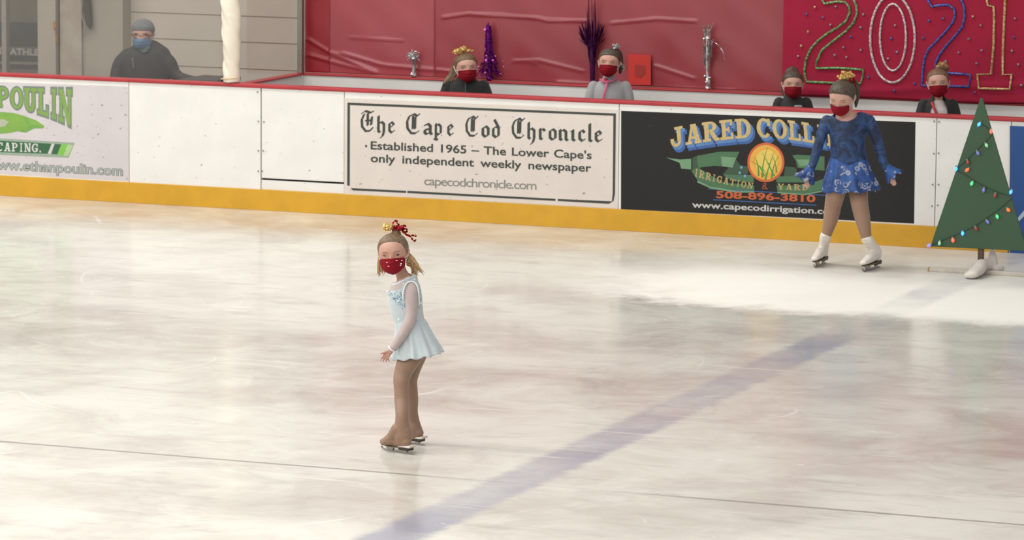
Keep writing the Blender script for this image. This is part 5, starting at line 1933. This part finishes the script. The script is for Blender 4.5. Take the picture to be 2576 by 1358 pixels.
r4, G4, h4, j4, s4 = child('girl in open black jacket over white top behind the green tree', 2360, 171, 244, 252, 52, .62, blk2, hair_mat('fair_brown_hair', C(128, 98, 72), C(92, 70, 50)), yaw=6, roll=4, front=.83, collar=3,
                           open_front=[10, 15, 22, 18, 6])
tp_ = union('top', [G4.tube([(2360, 262, 2, 20, 14), (2360, 276, 2, 32, 28), (2360, 310, 2, 35, 30), (2360, 380, 2, 33, 29)], n=20)], .006, mat('white_top', C(206, 196, 194), 0.7), r4, 3)
v, f = tube([G4.V(2344, 258, -20), G4.V(2350, 272, -30), G4.V(2358, 292, -33), G4.V(2362, 310, -34)], 3.4 / G4.k, 2 / G4.k, n=8)
obj('strap', v, f, mat('red_strap', C(190, 50, 66), 0.6), tp_, True)
v, f = G4.tube([(2362, 172, 8, 9), (2372, 168, 8, 11), (2380, 172, 8, 8)], n=14)
obj('hair_bun', v, f, s4.data.materials[0], s4, True)
bw = obj('hair_bow', *G4.tube([(2366, 166, 2, 4), (2378, 166, 2, 4)]), M['goldfoil'], r4, True)
bow(bw, 'gold_ribbon', G4, loops(2371, 168, 0, 14, 11, 12, .6), mat('pale_gold_ribbon', C(206, 168, 118), 0.5, metal=0.3), 3, 8)

# ------------------------------------------------------------------ the man behind the glass at left
YMN = 1.7
c = onY(360, 90, YMN)
base = np.array([c[0], c[1], 0.0])
G5 = Fig(base)
yf = float(project([base])[0][1])
man = thing('person', 'man in grey knit cap, blue mask and dark coat behind the glass', 'person', base)
hm = Head(G5, 360, 87, -2, 73, yaw=6, pitch=4, roll=0, w=.72)
geo = hm.geo()
geo += [G5.tube([(362, 108, 4, 15, 15), (363, 122, 6, 16, 15), (364, 132, 6, 24, 18)]), G5.tube([(365, 142, 6, 40, 22), (365, 165, 4, 52, 32), (366, 220, 2, 48, 34), (366, 300, 0, 48, 34)])]
MA = [[(322, 140, 4, 19, 24), (306, 160, 2, 21, 24), (297, 182, -4, 19, 20), (296, 205, -14, 18, 17), (312, 222, -34, 15, 15)], [(408, 142, 4, 19, 24), (424, 160, 2, 21, 24), (435, 180, -2, 18, 20), (450, 193, -10, 14, 14), (474, 199, -22, 11, 11), (494, 201, -30, 9, 9)]]
for a in MA:
    geo.append(G5.tube([tuple(r[:3]) + (r[3] * .65,) for r in a]))
geo += hand_geo(G5, (314, 222, -36), (328, 226, -44), [(340, 228, -52), (342, 231, -50), (340, 234, -48), (336, 236, -46)], 8, thumb=(334, 222, -54))
geo += hand_geo(G5, (496, 201, -31), (508, 201.5, -36), [(520, 202, -40), (521, 203.5, -38), (520, 205, -36), (517, 206, -34)], 7, thumb=(514, 199.5, -44))
for sd in (-1, 1):
    geo.append(G5.tube([(365 + sd * 22, 290, 0, 26, 28), (365 + sd * 24, (300 + yf) / 2, 0, 20, 22), (365 + sd * 26, yf - 22, 4, 12, 13)]))
union('body', geo, .008, M['skin_far'], man, 3)
coat = mat('charcoal_coat', C(42, 42, 44), 0.75, var=0.08, vscale=5)
jk = union('coat', [G5.tube([(361, 106, 8, 25, 19), (363, 116, 6, 42, 24), (364, 127, 6, 60, 32), (365, 150, 4, 66, 38), (366, 200, 2, 62, 40), (366, 260, 0, 58, 40), (366, 330, 0, 58, 40)], n=28)] + [G5.tube(a, n=20) for a in MA], .007, coat, man, 10)
leg = [G5.tube([(365 + sd * 22, 300, 0, 30, 31), (365 + sd * 24, (300 + yf) / 2, 0, 25, 26), (365 + sd * 26, yf - 16, 2, 18, 19)]) for sd in (-1, 1)]
union('trousers', leg, .01, mat('dark_trousers', C(46, 46, 52), 0.7), man, 3)
for sd in (-1, 1):
    bt = base + RT0 * sd * 26 / G5.k
    v, f = tube([bt + np.array([0, 0, .05]) + FH * .07, bt + np.array([0, 0, .05]) - FH * .08, bt + np.array([0, 0, .04]) - FH * .2], [.05, .05, .04], [.046, .046, .04], depth=np.array([0, 0, 1.0]), n=14)
    v[:, 2] = np.maximum(v[:, 2], 0.0)
    obj('shoe', v, f, M['dark'], man, True)
v, f = hm.shell(lambda q: float(np.interp(abs(math.degrees(q)), [0, 50, 90, 120, 180], [.70, .68, .52, .40, .36])), .10, .09)
obj('knit_cap', v, f, mat('grey_knit', C(112, 114, 118), 0.9, var=0.1, vscale=30, bump=0.4, bscale=50), man, True)
face_parts(hm, man, squint=.3, mask=mat('blue_paper_mask', C(92, 122, 158), 0.8, var=0.06), tb=-.02, tt=.40, half=62)
gg = []
for sd in (-1, 1):
    P = hm.surf(np.array([math.asin(sd * .155 / .36)]), np.array([.5]))[0]
    c_ = (sd * .16, P[1] + .05, -.0)
    gg.append(tube(hm.W([(c_[0] + .125 * math.cos(a), c_[1] - .04 * abs(math.cos(a)), c_[2] + .075 * math.sin(a)) for a in np.linspace(0, 2 * math.pi, 17)]), .014 * hm.H, n=6, sub=1))
    gg.append(tube(hm.W([(sd * .28, .40, .01), (sd * .37, .2, .02), (sd * .39, -.05, .03)]), .013 * hm.H, n=6))
gg.append(tube(hm.W([(-.04, .50, .02), (0, .51, .03), (.04, .50, .02)]), .013 * hm.H, n=6))
obj('eyeglasses', *join(gg), mat('dark_frames', C(48, 42, 38), 0.4), man, True)
v, f = G5.tube([(362, 112, -20, 10, 6), (363, 122, -26, 16, 6), (364, 130, -30, 8, 4)], n=14)
obj('neck_gaiter', v, f, mat('teal_gaiter', C(78, 96, 100), 0.8), man, True)
v, f = tube([G5.V(333, 146, -38), G5.V(335, 160, -40), G5.V(336, 172, -40)], 2.2 / G5.k, 1.4 / G5.k, n=8)
obj('pocket_zip', v, f, mat('grey_zip', C(92, 92, 94), 0.6), jk, True)

# the dark table beside him
YT = 1.35
zt = float(onY(500, 198.5, YT)[2])
tb_ = thing('table', 'dark topped table beside the man, seen over the board rail', 'table', (float(onY(500, 198, YT)[0]), YT + .2, 0))
tx0, tx1 = float(onY(462, 198, YT)[0]), float(onY(557, 198, YT)[0])
bevel_box('table_top', tx0, tx1, YT - .1, YT + .4, zt - .035, zt, M['dark'], tb_, .004)
for x in (tx0 + .02, tx1 - .05):
    for y in (YT - .08, YT + .35):
        bevel_box('leg', x, x + .03, y, y + .03, 0, zt - .035, M['steel'], tb_, 0)

# ------------------------------------------------------------------ the plywood tree with its lights
YTR = float(ice(2465, 690)[1])
tr = thing('plywood_tree', 'green painted wooden cutout tree on brown trunk standing on the ice', 'tree', (float(ice(2465, 690)[0]), YTR, 0))
poly = [onY(x, y, YTR) for x, y in ((2466, 247), (2471, 247), (2583.5, 631.5), (2340, 620))]
v, f = prism(poly, (0, .018, 0))
o_ = fix_normals(obj('tree_panel', v, f, mat('green_paint', C(50, 82, 55), 0.5, var=0.05, vscale=3), tr))
md = o_.modifiers.new('b', 'BEVEL')
md.width, md.segments = .003, 2
pa, pb = onY(2458, 632, YTR), onY(2471.5, 632, YTR)
bevel_box('trunk', pa[0], pb[0], YTR + .0185, YTR + .055, 0.03, pa[2] + .5, mat('brown_stain', C(86, 64, 50), 0.6, var=0.1, vscale=20), tr, .003)
pl = onY(2337, 683, YTR)
bevel_box('base_board', float(pl[0]), float(onY(2596, 690, YTR)[0]), YTR + .0, YTR + .05, 0.0, .03, mat('whitewashed_board', C(200, 192, 180), 0.6, var=0.1), tr, .004)
bevel_box('base_board_end', float(pl[0]) - .012, float(pl[0]) - .0005, YTR + .0, YTR + .05, 0.0, .03, mat('raw_wood_end', C(176, 142, 92), 0.7), tr, .003)
bevel_box('base_foot', pa[0] - .01, pb[0] + .01, YTR - .30, YTR + .40, 0.031, .055, mat('whitewashed_foot', C(206, 200, 190), 0.6, var=0.1), tr, .004)
wc = mat('white_felt', C(214, 206, 198), 0.85, var=0.07, vscale=10, bump=0.3, bscale=30)
a_, b_ = ice(2449, 702), ice(2470, 688)
g_ = [tube([a_ + np.array([-.02, 0, .03]), (a_ + b_) / 2 + np.array([0, 0, .045]), b_ + np.array([0.0, 0, .07])], [.034, .045, .05], [.06, .06, .05], n=16),
      tube([b_ + np.array([.045, .10, .02]), b_ + np.array([.05, .12, .10]), b_ + np.array([.04, .13, .19])], [.05, .04, .012], [.05, .03, .012], n=16),
      tube([b_ + np.array([.02, .02, .06]), b_ + np.array([.05, .1, .06])], .045, n=12), tube([b_ + np.array([.09, .06, .03]), b_ + np.array([.12, .1, .035])], .03, n=12)]
for v, f in g_:
    v[:, 2] = np.maximum(v[:, 2], 0.004)
rs = np.random.RandomState(2)
union('foot_cover', g_, .009, wc, tr, 3)['label'] = 'white bundled cloth over the foot'
ls = thing('string_lights', 'string of coloured bulbs zigzagging over the green wooden tree', 'lights', onY(2465, 480, YTR - .01), None)


def z8(x, y):
    return 2280 + x / 2.663, 220 + y / 2.663


wire = [(487, 236), (530, 262), (567, 300), (562, 326), (500, 392), (440, 450), (380, 510), (335, 548), (400, 588), (480, 640), (560, 680), (640, 712), (702, 728), (700, 745), (640, 800), (560, 860), (460, 925), (360, 975), (260, 1015), (196, 1045), (152, 1058)]
v, f = tube([onY(*z8(*p), YTR - .006) for p in wire], .0026, n=6)
obj('wire', v, f, mat('dark_green_wire', C(40, 62, 44), 0.6), ls, True)
LM = {}


def bulbm(kind, col, e):
    if kind not in LM:
        LM[kind] = mat('bulb_' + kind, col, 0.2, var=0, emit=e)
    return LM[kind]


BU = [(487, 247, 'blue_lit', (.05, .25, 1), 2.2, 35), (568, 295, 'red_lit', (1, .10, .06), 1.4, 0), (537, 387, 'green_dim', (.30, .62, .36), .3, -30), (480, 440, 'violet', (.20, .20, .62), .15, -30), (412, 500, 'red_dim', (.40, .05, .06), .05, -20), (333, 544, 'blue_lit', 0, 0, 0),
      (407, 552, 'orange_lit', (1, .12, .04), 1.0, 45), (438, 643, 'green_lit', (.10, .75, .25), .55, 25), (518, 688, 'violet', 0, 0, 10), (594, 724, 'red_dim', 0, 0, 10), (700, 700, 'blue_lit', 0, 0, 20), (683, 820, 'orange_lit', 0, 0, -40), (609, 865, 'green_lit', 0, 0, -20),
      (545, 900, 'violet', 0, 0, -40), (468, 946, 'red_dim', 0, 0, -30), (377, 977, 'blue_lit', 0, 0, 0), (312, 1023, 'red_lit', 0, 0, -10), (222, 1043, 'green_dim', 0, 0, 10), (152, 1058, 'violet_lit', (.22, .2, 1), .9, 60)]
for x, y, kd, col, e, rot in BU:
    m_ = bulbm(kd, col + (1,) if col else (1, 1, 1, 1), e)
    c_ = onY(*z8(x, y), YTR - .022)
    a = math.radians(rot)
    ax = RT0 * math.sin(a) * -1 + np.array([0, 0, -1.0]) * math.cos(a)
    v, f = tube([c_ - ax * .008, c_ + ax * .004, c_ + ax * .014], [.010, .0125, .005], n=12)
    bo = obj('light_bulb', v, f, m_, ls, True)
    v, f = tube([c_ - ax * .02, c_ - ax * .010], .007, n=8, sub=1)
    obj('bulb_socket', v, f, mat('bulb_socket_green', C(120, 140, 124), 0.5, var=0) if 'sock' not in LM else LM['sock'], bo, True)
    LM.setdefault('sock', bo.children[0].data.materials[0])
